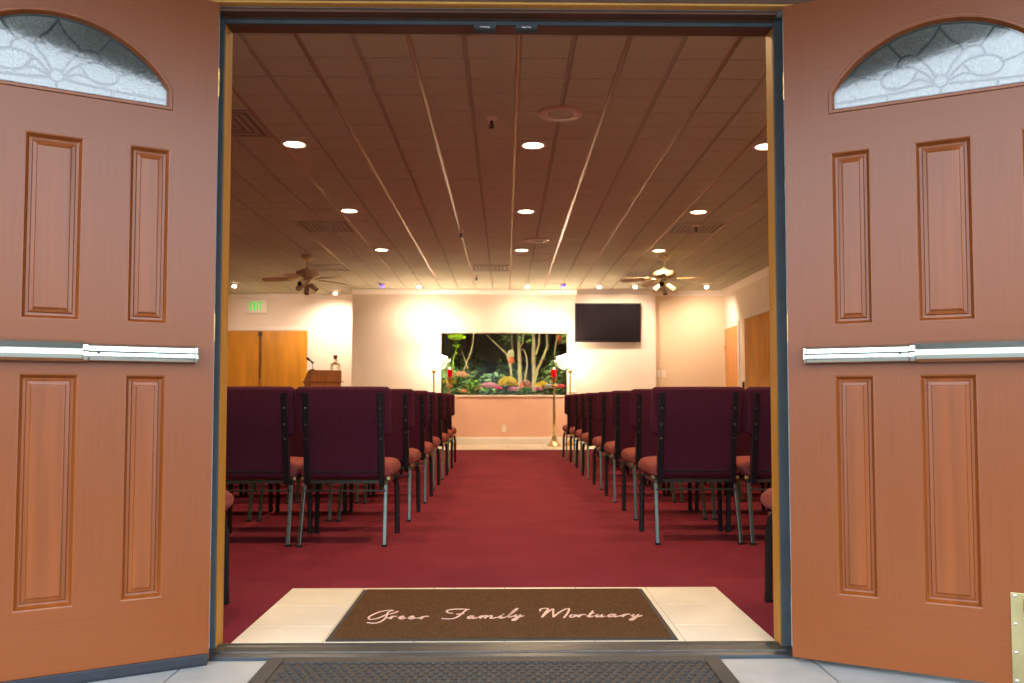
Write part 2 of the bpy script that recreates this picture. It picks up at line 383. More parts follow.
# ------------------------------------------------------------------ entrance frame
fr = struct(empty('trim_12', (0, 0, 0)), 'bronze and wood frame of the open entrance doors')
JL, JR = -0.929, 0.893
b = B(); b.box(-0.946, 2.785, 0, JL, YI + .004, 2.078); b.build('jamb', m_jamb, fr, bevel=.002)
b = B(); b.box(JR, 2.785, 0, 0.925, YI + .004, 2.078); b.build('jamb', m_jamb, fr, bevel=.002)
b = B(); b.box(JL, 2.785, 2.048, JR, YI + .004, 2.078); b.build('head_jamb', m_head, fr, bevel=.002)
b = B(); b.box(-0.946, 2.772, 0, JL - .001, 2.785, 2.078); b.build('weatherstrip', m_strip, fr, bevel=.003)
b = B(); b.box(JR + .001, 2.772, 0, 0.925, 2.785, 2.078); b.build('weatherstrip', m_strip, fr, bevel=.003)
b = B(); b.box(JL, 2.772, 2.046, JR, 2.785, 2.064); b.build('weatherstrip', m_strip, fr, bevel=.003)
b = B(); b.box(JL, 2.727, 2.066, JR, 2.785, 2.0775); b.box(JL, 2.765, 2.060, JR, 2.772, 2.067); b.build('rabbet', m_head, fr)
b = B()
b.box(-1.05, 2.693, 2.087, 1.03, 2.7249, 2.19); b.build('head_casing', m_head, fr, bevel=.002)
b = B(); b.box(-0.960, 2.692, 2.0785, 0.938, 2.7249, 2.087); b.build('casing_lit_underside', m_lit_edge, fr, bevel=.003)  # thin strip whose bright tone stands for light on the casing underside
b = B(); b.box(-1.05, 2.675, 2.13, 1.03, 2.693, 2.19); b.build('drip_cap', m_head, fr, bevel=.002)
for xa, xb in ((-1.05, -0.962), (0.94, 1.03)):
    b = B(); b.box(xa, 2.692, -.01, xb, 2.7249, 2.085); b.build('side_casing', m_wood_v, fr, bevel=.002)
th = [(2.70, -.02), (2.701, -.006), (2.704, -.002), (2.733, .001), (2.738, .0058), (2.79, .0066), (2.795, .0085), (2.815, .0085), (2.82, .0058), (2.835, .0052), (2.835, -.02)]
B().prism(th, -0.946, 0.925, 'x').build('threshold', m_bronze, fr)
for x in (-.070, .068):
    b = B(); pf = [(2.758, 2.045), (2.80, 2.045), (2.80, 2.032), (2.792, 2.026), (2.766, 2.026), (2.758, 2.032)]
    b.prism(pf, x - .036, x + .036, 'x'); o = b.build('latch_strike', m_strip, fr, bevel=.002)
    B().box(x - .016, 2.7555, 2.030, x + .016, 2.7585, 2.034).build('strike_lip', m_screw, o)

# ------------------------------------------------------------------ entrance leaves
LW, LH, LT = 0.905, 2.064, 0.044
ZB = 0.004
CX = 0.449
GA, GZ0, GZ1, GR = 0.302, 1.706, 1.755, 0.170     # glass half width, bottom, spring line, rise
cols = [(.137, .251), (.374, .525), (.648, .762)]
rows = [(.208, .875), (1.031, 1.569)]
Rg = (GA * GA + GR * GR) / (2 * GR)
def arch(off=0.0, n=28):
    pts = []
    a = GA + off; cz = GZ1 + GR - Rg; rr = Rg + off
    t0 = math.asin(min(1, a / rr))
    for k in range(n + 1):
        t = -t0 + 2 * t0 * k / n
        pts.append((CX + rr * math.sin(t), cz + rr * math.cos(t)))
    return pts
def leaf(name, hinge, s, ang, label, plate=False, sweep=False):
    root = struct(empty(name, (hinge[0], hinge[1], 0), ang), label)
    def X(u): return s * u
    for side, y0, dirn in ((0, 0.0, 1), (1, LT, -1)):
        pass
    b = B()
    def cell(u0, u1, z0, z1, mi):
        b.mi = mi
        for y in (0.0, LT): b.face([(X(u0), y, z0), (X(u1), y, z0), (X(u1), y, z1), (X(u0), y, z1)])
    zr = [ZB, rows[0][0], rows[0][1], rows[1][0], rows[1][1], GZ0 - .012]
    us = [0, .1, cols[0][0], cols[0][1], cols[1][0], cols[1][1], cols[2][0], cols[2][1], .805, LW]
    top = LH
    cell(0, .1, ZB, top, 0); cell(.805, LW, ZB, top, 0)
    for (z0, z1) in ((zr[0], zr[1]), (zr[2], zr[3]), (zr[4], zr[5])): cell(.1, .805, z0, z1, 1)
    for (z0, z1) in rows:
        for (u0, u1) in ((.1, cols[0][0]), (cols[0][1], cols[1][0]), (cols[1][1], cols[2][0]), (cols[2][1], .805)): cell(u0, u1, z0, z1, 0)
    # arched opening surround
    A = arch(.014); a0, a1 = A[0][0], A[-1][0]
    cell(.1, a0, GZ0 - .012, A[0][1], 1); cell(a1, .805, GZ0 - .012, A[-1][1], 1)
    b.mi = 1
    for y in (0.0, LT):
        for p, q in zip(A, A[1:]):
            b.face([(X(p[0]), y, p[1]), (X(q[0]), y, q[1]), (X(q[0]), y, top), (X(p[0]), y, top)])
        b.face([(X(.1), y, A[0][1]), (X(a0), y, A[0][1]), (X(a0), y, top), (X(.1), y, top)])
        b.face([(X(a1), y, A[-1][1]), (X(.805), y, A[-1][1]), (X(.805), y, top), (X(a1), y, top)])
    # edges of the slab and of the openings
    b.mi = 0
    def edge(p, q): b.face([(X(p[0]), 0, p[1]), (X(q[0]), 0, q[1]), (X(q[0]), LT, q[1]), (X(p[0]), LT, p[1])])
    edge((0, ZB), (0, top)); edge((LW, ZB), (LW, top)); edge((0, top), (LW, top)); edge((0, ZB), (LW, ZB))
    lf = b.build('stiles_and_rails', [m_wood_v, m_wood_h], root)
    # raised panels, each with its sticking
    RINGS = [(0, 0), (.004, .001), (.007, .006), (.012, .013), (.019, .014), (.0215, .009), (.031, .0065), (.033, .003), (.036, .002)]
    for (z0, z1) in rows:
        for (u0, u1) in cols:
            b = B()
            for fy, sg in ((0.0, 1), (LT, -1)):
                rr = []
                for (ins, dep) in RINGS:
                    y = fy + sg * dep
                    rr.append([(X(u0 + ins), y, z0 + ins), (X(u1 - ins), y, z0 + ins), (X(u1 - ins), y, z1 - ins), (X(u0 + ins), y, z1 - ins)])
                b.loft(rr, cap=False)
                b.face(rr[-1])
            b.build('panel', m_wood_p, root, normals=True)
    # moulding round the glass
    b = B()
    def outline(off, zb): return [(CX - GA - off, zb)] + arch(off) + [(CX + GA + off, zb)]
    prof = [(.0142, -.0), (.012, -.004), (.004, -.004), (.0, .003), (-.003, .012), (-.004, LT * .5), (.0142, LT * .5)]
    rings = []
    O = [outline(p[0], GZ0 - p[0]) for p in prof]
    for k in range(len(O[0])): rings.append([(X(O[i][k][0]), prof[i][1], O[i][k][1]) for i in range(len(prof))])
    rings.append(rings[0]); b.loft(rings, cap=False)
    b.build('glass_moulding', m_head if False else m_wood_p, root, smooth=True)
    g = B(); poly = [(X(u), z) for u, z in outline(-.001, GZ0 + .001)]
    g.prism(poly, .012, .032, 'y'); gl = g.build('glass', m_glass_fan, root)
    # leaded pattern
    c = B()
    def line(pts, r=.0040, m=True):
        for sgn in ((1, -1) if m else (1,)):
            P = [(X(CX + sgn * p[0] * .95), .022, GZ0 + p[1] * .93) for p in pts]
            c.tube(P, r, 5)
    def sm(pts, k=3):
        out = []
        for i in range(len(pts) - 1):
            p0, p1, p2, p3 = pts[max(i - 1, 0)], pts[i], pts[i + 1], pts[min(i + 2, len(pts) - 1)]
            for j in range(k):
                t = j / k
                out.append(tuple(.5 * (2 * p1[d] + (p2[d] - p0[d]) * t + (2 * p0[d] - 5 * p1[d] + 4 * p2[d] - p3[d]) * t * t + (3 * p1[d] - p0[d] - 3 * p2[d] + p3[d]) * t ** 3) for d in (0, 1)))
        return out + [pts[-1]]
    line([((p[0] - CX) / .95, (p[1] - GZ0) / .93) for p in outline(-.004, GZ0 + .003)] + [((-GA + .004) / .95, .003)], .0045, False)
    line([(.02 * math.cos(t / 8 * math.pi), .047 + .02 * math.sin(t / 8 * math.pi)) for t in range(17)], .0032, False)
    line([(.019, .038), (.10, .030), (.20, .026), (.31, .024)]); line([(0, .027), (0, .003)], m=False); line([(.155, .028), (.155, .003)])
    line(sm([(.014, .062), (.035, .10), (.062, .135), (.050, .160), (.028, .178), (.0, .222)]))
    line([(0, .222), (0, .241)], m=False)
    line(sm([(.019, .050), (.055, .088), (.095, .108), (.145, .105), (.172, .078), (.158, .050), (.120, .044), (.088, .056), (.072, .080), (.062, .094)]))
    line(sm([(.02, .044), (.06, .062), (.082, .058)])); line(sm([(.062, .135), (.085, .146), (.115, .138), (.125, .110)]))
    line([(.112, .142), (.165, .215)]); line(sm([(.172, .082), (.205, .090), (.272, .118)])); line([(.040, .170), (.075, .228)]) if False else None
    c.build('leading', m_came, gl)
    # push bar: housing, rail, end cap and touch pad
    pb = empty('push_bar', (0, 0, 0), 0, root)
    def bar(u0, u1, z0, z1, d, nm, mat, bev=.006):
        pr = [(.0, z0), (-d + .01, z0 + .001), (-d, z0 + .012), (-d, (z0 + z1) / 2 - .002), (-d + .006, (z0 + z1) / 2 + .003), (-d + .006, z1 - .010), (-d + .016, z1 - .001), (0, z1)]
        return B().prism(pr, X(u0), X(u1), 'x').build(nm, mat, pb, bevel=.0025)
    rl = bar(.060, .350, .913, .966, .045, 'rail', m_alu)
    b = B(); b.tube([(X(.325), -.0445, .938), (X(.325), -.047, .938)], .004, 8); b.build('screw', m_blackm, rl)
    bar(.052, .0605, .911, .968, .052, 'end_cap', m_alu); bar(.852, .860, .911, .968, .052, 'end_cap', m_alu)
    zc = [(.0, .910), (-.030, .911), (-.052, .918), (-.060, .930), (-.060, .946), (-.050, .964), (-.034, .972), (0, .972)]
    B().prism(zc, X(.365), X(.700), 'x').build('touch_pad', m_alu, pb, bevel=.003)
    bar(.350, .3655, .912, .969, .054, 'collar', m_alu); bar(.700, .712, .912, .969, .054, 'collar', m_alu)
    bar(.712, .852, .913, .966, .046, 'latch_housing', m_alu)
    for z in (.25, 1.03, 1.82):
        b = B(); b.tube([(X(-.006), LT + .004, z - .045), (X(-.006), LT + .004, z + .045)], .006, 8)
        b.box(min(X(-.002), X(.0)), .008, z - .045, max(X(-.002), X(0)), LT, z + .045)
        b.build('hinge', m_brass, root, smooth=True)
    if sweep:
        b = B(); b.box(min(X(.004), X(LW)), -.010, -.006, max(X(.004), X(LW)), .004, .024); b.box(min(X(.004), X(LW)), -.004, -.013, max(X(.004), X(LW)), .002, -.006); b.build('door_sweep', m_sweep, root, bevel=.002)
    if plate:
        b = B(); b.box(X(.592), -.0025, .006, X(.700), 0, .262); pl = b.build('kick_plate', m_brass, root, bevel=.001)
        for u in (.602, .690):
            for z in (.254, .176, .098, .02):
                b = B(); b.ball((X(u), -.0025, z), .005, 6, (1, .5, 1)); b.build('screw', m_screw, pl, smooth=True)
        b = B(); b.box(X(.622), -.012, .21, X(.67), -.0025, .25); b.box(X(.628), -.028, .05, X(.664), -.012, .245); b.build('door_holder', m_brass_d, pl, bevel=.003)
    return root
k = .98
leaf('door_1', (-.93 * k, 2.72 * k), -1, R_(28.5), 'open left mahogany entrance leaf with fan light, push bar and black bottom sweep', sweep=True)
leaf('door_2', (.91 * k, 2.72 * k), 1, R_(-28.0), 'open right mahogany entrance leaf with fan light, push bar and brass plate', plate=True)

# ------------------------------------------------------------------ porch
b = B(); b.mi = 1; b.box(-6, .9, -.12, 6, 2.725, -.018); b.mi = 0
tx = [-6, -3.35, -2.18, -.985, 0.0, .962, 2.15, 3.35, 6]; ty = [.9, 1.66, 2.722]
for i in range(len(tx) - 1):
    for j in range(len(ty) - 1):
        b.box(tx[i] + .003, ty[j] + .003, -.05, tx[i + 1] - .003, ty[j + 1] - .003, -.012)
struct(b.build('floor_porch', [m_porch, m_grout], bevel=.002), 'pale stone tiled porch floor')
b = B(); b.box(-40, -34, -.2, 40, -33, 3.7); b.prism([(-34.5, 3.7), (-32.5, 3.7), (-33.5, 4.6)], -40.5, 40.5, 'x')  # unseen dark block, added to darken what the window reflects
struct(b.build('wall_added_opposite', m_stucco_d), 'unseen building added across the street to darken reflections')
struct(B().box(-60, -80, -.3, 60, .9, -.04).build('floor_outside', m_ground))
b = B(); b.box(-6, .88, 2.56, 6, 2.725, 2.72); b.box(-6, .82, 2.52, 6, .88, 2.80)
struct(b.build('ceiling_porch', m_soffit))

# ------------------------------------------------------------------ stacking chairs
def slab(outline, layers, shear=0.0, z_ref=0.0):
    """outline (x,z) lofted through depth layers (y, inset)."""
    b = B(); rings = []
    cx = sum(p[0] for p in outline) / len(outline); cz = sum(p[1] for p in outline) / len(outline)
    hw = max(abs(p[0] - cx) for p in outline); hz = max(abs(p[1] - cz) for p in outline)
    for (y, ins) in layers:
        rings.append([(cx + (p[0] - cx) * (1 - ins / hw), y - shear * (p[1] - z_ref), cz + (p[1] - cz) * (1 - ins / hz)) for p in outline])
    return b.loft(rings)
def make_chair():
    r = empty('stacking_chair')
    # backrest outline: wide shoulders, narrow waist
    half = [(x * 1.028, z) for x, z in [(.200, .366), (.210, .372), (.214, .39), (.2145, .585), (.217, .600), (.225, .608), (.240, .611), (.249, .618), (.2520, .635), (.2525, .84), (.2505, .858), (.244, .868), (.230, .8735), (.12, .8745), (0, .875)]]
    outl = half + [(-x, z) for x, z in reversed(half[:-1])]
    bk = slab(outl, [(.058, .030), (.0585, .022), (.063, .010), (.070, .003), (.080, 0), (.094, 0), (.108, .006), (.122, .022), (.130, .05), (.133, .09)], 0.17, .37)
    o = bk.build('backrest', [m_fab], r, smooth=True)
    b = B(); b.tube([(-.20, .0575 - .17 * .03, .402), (.20, .0575 - .17 * .03, .402)], .004, 6); b.build('welt', m_blackm, o, smooth=True)
    for s in (-1, 1):
        b = B(); P = [(s * .205, .055 - .17 * (z - .37), z) for z in (.33, .40, .60, .842)]
        b.loft([[(p[0] - .016, p[1] - .004, p[2]), (p[0] + .016, p[1] - .004, p[2]), (p[0] + .016, p[1] + .012, p[2]), (p[0] - .016, p[1] + .012, p[2])] for p in P])
        o = b.build('back_upright', m_blackm, r, bevel=.003)
        for z in (.585, .665, .755):
            b = B(); b.ball((s * .205, .051 - .17 * (z - .37), z), .0065, 6, (1, .6, 1)); b.build('bolt', m_leg, o, smooth=True)
    # seat cushion with waterfall front
    prof = [(.075, .395), (.075, .43), (.085, .452), (.12, .468), (.25, .478), (.40, .482), (.50, .476), (.545, .455), (.558, .425), (.548, .392), (.52, .378), (.30, .374), (.10, .376)]
    cy, cz = .31, .403
    prof = [(p[0], p[1] - .022) for p in prof]
    b = B(); rings = []
    for (x, k) in ((-.254, .30), (-.251, .52), (-.243, .70), (-.228, .85), (-.20, .95), (-.15, .99), (0, 1.0), (.15, .99), (.20, .95), (.228, .85), (.243, .70), (.251, .52), (.254, .30)):
        ky = .88 + .12 * k
        rings.append([(x, cy + (p[0] - cy) * ky, cz + (p[1] - cz) * k + .004 * (1 - (x / .25) ** 2)) for p in prof])
    b.loft(rings).build('seat', m_seat, r, smooth=True)
    b = B()
    for x in (-.222, .222): b.box(x - .011, .10, .332, x + .011, .50, .354)
    b.box(-.222, .47, .332, .222, .492, .352); b.box(-.222, .105, .332, .222, .127, .352)
    b.build('seat_frame', m_leg, r, bevel=.002)
    for s in (-1, 1):
        b = B(); b.tube([(s * .224, .105, .352), (s * .226, .085, .325), (s * .232, .0, .004)], .0155, 4); o = b.build('rear_leg', m_leg, r, bevel=.003)
        B().box(s * .232 - .014, -.014, 0, s * .232 + .014, .014, .012).build('glide', m_blackm, o)
        b = B(); b.tube([(s * .224, .40, .345), (s * .224, .455, .343), (s * .230, .475, .327), (s * .238, .482, .285), (s * .242, .485, .004)], .0150, 6); o = b.build('front_leg', m_blackm, r, smooth=True)
        B().box(s * .242 - .014, .471, 0, s * .242 + .014, .499, .012).build('glide', m_blackm, o)
        B().box(s * .238 - .010, .085, .352, s * .238 + .010, .112, .374).build('gang_bracket', m_brass, r, bevel=.003)
    b = B(); b.tube([(-.228, .066, .297), (.228, .066, .297)], .0055, 6); b.build('stretcher', m_leg, r, smooth=True)
    return r
chair0 = make_chair()
tag(chair0, '', 'chair', 'maroon stacking chairs')
first = [True]
def put_chair(x, y, rz, label, group):
    if first[0]:
        first[0] = False; c = chair0; c.location = (x, y, 0); c.rotation_euler = (0, 0, rz); c['label'] = label
    else: c = dup(chair0, None, (x, y, 0), rz, label)
    c['group'] = group
    return c
ORD = ['nearest', 'second', 'third', 'fourth', 'fifth', 'sixth', 'seventh', 'eighth']
SEAT = ['at the aisle end', 'second from the aisle', 'third from the aisle', 'fourth from the aisle', 'fifth from the aisle', 'sixth from the aisle', 'seventh from the aisle']
def rowname(k, last):
    if k == 0: return 'row nearest the door'
    if k == last: return 'front row farthest from the door'
    return ORD[k] + ' row from the door'
EL = [-.622, -.597, -.585, -.603, -.594, -.600, -.618]
NL = [3, 3, 4, 4, 5, 5, 6]
for k in range(7):
    y = 4.70 + .97 * k
    for q in range(NL[k]):
        put_chair(EL[k] - .270 - q * .526 + rng.uniform(-.002, .002), y + rng.uniform(-.008, .008), rng.uniform(-.006, .006),
                  'maroon chair %s in the %s, left block' % (SEAT[q], rowname(k, 6)), 'chairs of the left seating block')
ER = [.805, .832, .815, .815, .795, .815, .812, .785]
NR = [2, 3, 3, 4, 5, 5, 6, 6]
for k in range(8):
    y = 4.73 + .965 * k
    for q in range(NR[k]):
        put_chair(ER[k] + .270 + q * .526 + rng.uniform(-.002, .002), y + rng.uniform(-.008, .008), rng.uniform(-.006, .006),
                  'maroon chair %s in the %s, right block' % (SEAT[q], rowname(k, 7)), 'chairs of the right seating block')
put_chair(-1.343, 2.915, 0, 'maroon chair against the entrance wall just left of the doorway', 'chairs against the entrance wall')
put_chair(1.287, 2.915, 0, 'maroon chair against the entrance wall just right of the doorway', 'chairs against the entrance wall')

# ------------------------------------------------------------------ mats
mt = thing('door_mat', 'brown carpet mat with cream script lettering on the entry tiles', 'mat', (-.01, 3.225, .005))
b = B(); b.box(-.583, -.378, .0, .583, .378, .004); b.build('rubber_edge', m_matedge, mt, bevel=.0015)
b = B(); b.box(-.565, -.362, .003, .565, .362, .009); b.build('pile', m_mat, mt, bevel=.003)
STROKES = [[(-0.389,-0.009),(-0.399,-0.031),(-0.412,-0.049),(-0.423,-0.049),(-0.423,-0.018),(-0.41,0.003),(-0.43,0.005),(-0.458,-0.019),(-0.479,-0.07),(-0.484,-0.104),(-0.472,-0.125),(-0.452,-0.113),(-0.435,-0.081),(-0.424,-0.053)],[(-0.424,-0.053),(-0.422,-0.092),(-0.427,-0.139),(-0.441,-0.171),(-0.461,-0.177),(-0.478,-0.169)],[(-0.417,-0.109),(-0.408,-0.103),(-0.399,-0.082),(-0.403,-0.12)],[(-0.401,-0.101),(-0.394,-0.082),(-0.385,-0.086)],[(-0.376,-0.112),(-0.369,-0.106),(-0.361,-0.095),(-0.36,-0.085),(-0.366,-0.082),(-0.372,-0.095),(-0.372,-0.112),(-0.365,-0.121),(-0.357,-0.115),(-0.349,-0.104)],[(-0.341,-0.113),(-0.333,-0.106),(-0.325,-0.096),(-0.324,-0.085),(-0.33,-0.083),(-0.336,-0.096),(-0.336,-0.113),(-0.33,-0.121),(-0.321,-0.115),(-0.313,-0.105)],[(-0.309,-0.111),(-0.298,-0.105),(-0.286,-0.084),(-0.294,-0.122)],[(-0.29,-0.103),(-0.28,-0.084),(-0.269,-0.088)],[(-0.184,-0.044),(-0.204,-0.03),(-0.206,0.002),(-0.18,0.02),(-0.145,0.019),(-0.125,0.012)],[(-0.134,0.012),(-0.144,-0.02),(-0.157,-0.075),(-0.172,-0.111),(-0.193,-0.123),(-0.22,-0.117)],[(-0.171,-0.055),(-0.141,-0.049)],[(-0.104,-0.089),(-0.111,-0.08),(-0.12,-0.088),(-0.125,-0.108),(-0.12,-0.118),(-0.113,-0.11),(-0.103,-0.082),(-0.107,-0.11),(-0.103,-0.119),(-0.092,-0.106)],[(-0.087,-0.104),(-0.074,-0.078),(-0.081,-0.117)],[(-0.08,-0.106),(-0.065,-0.081),(-0.057,-0.083),(-0.064,-0.117)],[(-0.063,-0.106),(-0.046,-0.081),(-0.039,-0.085),(-0.044,-0.113),(-0.038,-0.117),(-0.022,-0.105)],[(-0.018,-0.107),(-0.003,-0.079),(-0.009,-0.109),(-0.005,-0.116),(0.01,-0.101)],[(0.001,-0.06),(0.004,-0.055)],[(0.015,-0.095),(0.03,-0.058),(0.049,0.0),(0.056,0.021),(0.053,0.025),(0.042,-0.004),(0.027,-0.062),(0.021,-0.091),(0.026,-0.101),(0.041,-0.084)],[(0.041,-0.091),(0.05,-0.067),(0.047,-0.093),(0.05,-0.102),(0.058,-0.091),(0.066,-0.067)],[(0.066,-0.067),(0.057,-0.108),(0.046,-0.142),(0.036,-0.146),(0.038,-0.133),(0.052,-0.112),(0.077,-0.083)],[(0.139,-0.017),(0.142,0.012),(0.155,0.026),(0.171,0.019),(0.158,-0.036),(0.142,-0.105)],[(0.142,-0.105),(0.164,-0.04),(0.189,0.018),(0.187,-0.036),(0.184,-0.104)],[(0.184,-0.104),(0.209,-0.036),(0.238,0.015),(0.25,0.015),(0.239,-0.048),(0.221,-0.115)],[(0.26,-0.068),(0.25,-0.077),(0.245,-0.096),(0.249,-0.107),(0.259,-0.099),(0.265,-0.081),(0.262,-0.068),(0.259,-0.073),(0.274,-0.075)],[(0.262,-0.094),(0.274,-0.088),(0.289,-0.066),(0.275,-0.105)],[(0.282,-0.086),(0.295,-0.067),(0.305,-0.071)],[(0.307,-0.095),(0.321,-0.067),(0.336,-0.016)],[(0.336,-0.016),(0.315,-0.095),(0.317,-0.104),(0.33,-0.091)],[(0.319,-0.052),(0.339,-0.047)],[(0.336,-0.091),(0.35,-0.067),(0.341,-0.096),(0.344,-0.104),(0.355,-0.091),(0.366,-0.068)],[(0.366,-0.068),(0.358,-0.098),(0.36,-0.104),(0.374,-0.092)],[(0.413,-0.073),(0.406,-0.064),(0.393,-0.073),(0.384,-0.092),(0.388,-0.103),(0.399,-0.094),(0.415,-0.066),(0.406,-0.094),(0.409,-0.103),(0.424,-0.09)],[(0.422,-0.093),(0.435,-0.086),(0.452,-0.065),(0.435,-0.104)],[(0.443,-0.084),(0.458,-0.065),(0.468,-0.069)],[(0.469,-0.093),(0.481,-0.07),(0.474,-0.096),(0.476,-0.104),(0.486,-0.094),(0.498,-0.07)],[(0.498,-0.07),(0.483,-0.111),(0.467,-0.144),(0.456,-0.148),(0.459,-0.136),(0.477,-0.115),(0.508,-0.085)]]
def smooth2(pts, k=5):
    if len(pts) < 3: return pts
    out = []
    for i in range(len(pts) - 1):
        p0, p1, p2, p3 = pts[max(i - 1, 0)], pts[i], pts[i + 1], pts[min(i + 2, len(pts) - 1)]
        for j in range(k):
            t = j / k
            out.append(tuple(.5 * (2 * p1[d] + (p2[d] - p0[d]) * t + (2 * p0[d] - 5 * p1[d] + 4 * p2[d] - p3[d]) * t * t + (3 * p1[d] - p0[d] - 3 * p2[d] + p3[d]) * t ** 3) for d in (0, 1)))
    return out + [pts[-1]]
b = B()
for n_, st in enumerate(STROKES):
    P = [Vector((p[0], p[1] - .005)) for p in smooth2(st)]
    w = .0036; z0, z1 = .0085, .0104 + .00003 * (n_ % 7)
    L1, L2 = [], []
    for i, p in enumerate(P):
        d = (P[min(i + 1, len(P) - 1)] - P[max(i - 1, 0)])
        d = d.normalized() if d.length > 1e-6 else Vector((1, 0))
        nn = Vector((-d.y, d.x)) * w
        L1.append(p + nn); L2.append(p - nn)
    rings = [[(a.x, a.y, z0), (a.x, a.y, z1), (c.x, c.y, z1), (c.x, c.y, z0)] for a, c in zip(L1, L2)]
    b.loft(rings)
b.build('script_lettering', m_letter, mt)

rm = thing('rubber_mat', 'black ribbed rubber scraper mat on the porch before the threshold', 'mat', (-.033, 2.23, -.012))
b = B(); b.box(-.700, -.465, 0, .700, .465, .007); b.box(-.700, -.465, .006, -.650, .465, .012); b.box(.650, -.465, .006, .700, .465, .012); b.box(-.650, .415, .006, .650, .465, .012); b.box(-.650, -.465, .006, .650, -.415, .012)
b.build('base_and_border', m_rubber, rm, bevel=.003)
b = B()
for i in range(45):
    for j in range(30):
        x = -.627 + i * .0285 + (.014 if j % 2 else 0); y = -.402 + j * .0277
        b.loft([[(x - .010, y, .006), (x, y - .011, .006), (x + .010, y, .006), (x, y + .011, .006)], [(x - .007, y, .012), (x, y - .008, .012), (x + .007, y, .012), (x, y + .008, .012)]])
b.build('raised_studs', m_rubber, rm)

# ------------------------------------------------------------------ lectern and what stands on it
lrz = R_(27)
lc = thing('lectern', 'brown wooden lectern with sloping top in the left corner', 'lectern', (-2.86, 13.6, 0), lrz)
def LP(x, y, z): return Matrix.Rotation(lrz, 4, 'Z') @ Vector((x, y, z)) + Vector((-2.86, 13.6, 0))
b = B(); b.loft([[(-.22, .03, .08), (.22, .03, .08), (.22, .38, .08), (-.22, .38, .08)], [(-.245, .0, 1.085), (.245, .0, 1.085), (.245, .42, 1.085), (-.245, .42, 1.085)]])
b.build('body', m_lect, lc, bevel=.004)
b = B(); b.box(-.275, -.03, 1.083, .275, .45, 1.103); b.build('moulding', m_lect, lc, bevel=.006)
B().prism([(0, 1.102), (.42, 1.102), (.42, 1.125), (.13, 1.275), (0, 1.275)], -.25, .25, 'x').build('reading_desk', m_lect, lc, bevel=.004)
B().box(-.26, -.01, 0, .26, .42, .08).build('plinth', m_lect, lc, bevel=.008)
mc = thing('microphone', 'black gooseneck microphone on the lectern top', 'microphone', LP(-.205, .05, 1.276), lrz)
b = B(); b.lathe([(.0, 0), (.032, 0), (.032, .008), (.012, .016), (0, .018)], n=16); b.build('base', m_blackm, mc, smooth=True)
b = B(); b.tube([(0, 0, .01), (.002, .0, .07), (-.012, .005, .11), (-.03, .01, .135)], .0055, 6); b.build('gooseneck', m_leg, mc, smooth=True)
b = B(); d = Vector((-.115, .01, .085)); p0 = Vector((.02, .01, .108))
b.tube([p0, p0 + d * .45, p0 + d * .55, p0 + d * .72, p0 + d], [.011, .013, .013, .021, .019], 10); b.build('microphone_head', m_blackm, mc, smooth=True)
st = thing('brass_stand', 'small four legged brass stand with glass and dark red cup on the lectern', 'candle holder', LP(.165, .065, 1.276), lrz)
b = B(); b.box(-.064, -.053, .092, .064, .053, .112); b.lathe([(.0, .112), (.05, .112), (.04, .122), (.0, .124)], n=16); b.build('table', m_brass, st, bevel=.003)
for sx in (-1, 1):
    for sy in (-1, 1):
        b = B(); b.tube([(sx * .053, sy * .043, .104), (sx * .056, sy * .046, .05), (sx * .062, sy * .05, 0)], .0085, 6); b.build('leg', m_brass, st, smooth=True)
b = B(); b.lathe([(.0, .122), (.028, .124), (.022, .14), (.03, .16), (.024, .178), (0, .18)], n=16); b.build('glass_bowl', m_pane, st, smooth=True)
b = B(); b.lathe([(.0, .178), (.018, .18), (.03, .205), (.033, .24), (.028, .243), (.0, .236)], n=16); b.build('cup', M('dark_red_cup', (.22, .02, .02), .3), st, smooth=True)

# ------------------------------------------------------------------ torchiere lamps and candle stands
def torchiere(x, y, s, label):
    r = thing('torchiere_lamp', label, 'lamp', (x, y, .005), 0, 'torchiere lamps flanking the window')
    b = B(); b.lathe([(0, 0), (.13, 0), (.13, .012), (.10, .03), (.05, .05), (.028, .09), (.018, .12), (0, .12)]); b.build('base', m_brass_d, r, smooth=True)
    b = B(); b.lathe([(.0, .1), (.013, .1), (.013, .45), (.02, .46), (.02, .48), (.013, .49), (.013, .9), (.02, .91), (.02, .93), (.013, .94), (.014, 1.26), (.03, 1.275), (.042, 1.31), (.03, 1.325), (0, 1.325)], n=16); b.build('pole', m_brass_d, r, smooth=True)
    for sx in (-1, 1):
        b = B(); b.tube([(0, 0, 1.31), (sx * .03, 0, 1.32), (sx * .048, 0, 1.36), (sx * .05, 0, 1.40), (sx * .058, 0, 1.43)], [.012, .012, .010, .008, .004], 8); b.build('holder_arm', m_brass_d, r, smooth=True)
    rot = Matrix.Rotation(R_(16) * s, 3, 'Y')
    prof = [(.02, 0), (.05, .02), (.09, .06), (.115, .11), (.12, .16), (.128, .20), (.150, .235), (.142, .236), (.118, .2), (.108, .16), (.1, .11), (.05, .04), (.0, .03)]
    b = B(); b.lathe(prof, (0 + s * .01, 0, 1.365), 40, rot, (6, .13, .2)); sh = b.build('flower_shade', m_shade, r, smooth=True)
    spot('uplight', r, (s * .04, 0, 1.66), (s * .06, -.05, 3.0), 60, (1.0, .68, .48), 165, .7, .06)
    b = B()
    b.lathe([(.0, -.07), (.03, -.06), (.055, -.02), (.06, .03), (.05, .07), (.03, .09), (0, .095)], (s * .150, -.02, 1.455), 16, Matrix.Rotation(R_(10) * s, 3, 'Y'))
    b.build('drooping_petal', m_shade2, sh, smooth=True)
    return r
torchiere(-1.255, 14.9, 1, 'brass torchiere with glowing flower shade left of the garden window')
torchiere(1.135, 14.9, -1, 'brass torchiere with glowing flower shade right of the garden window')
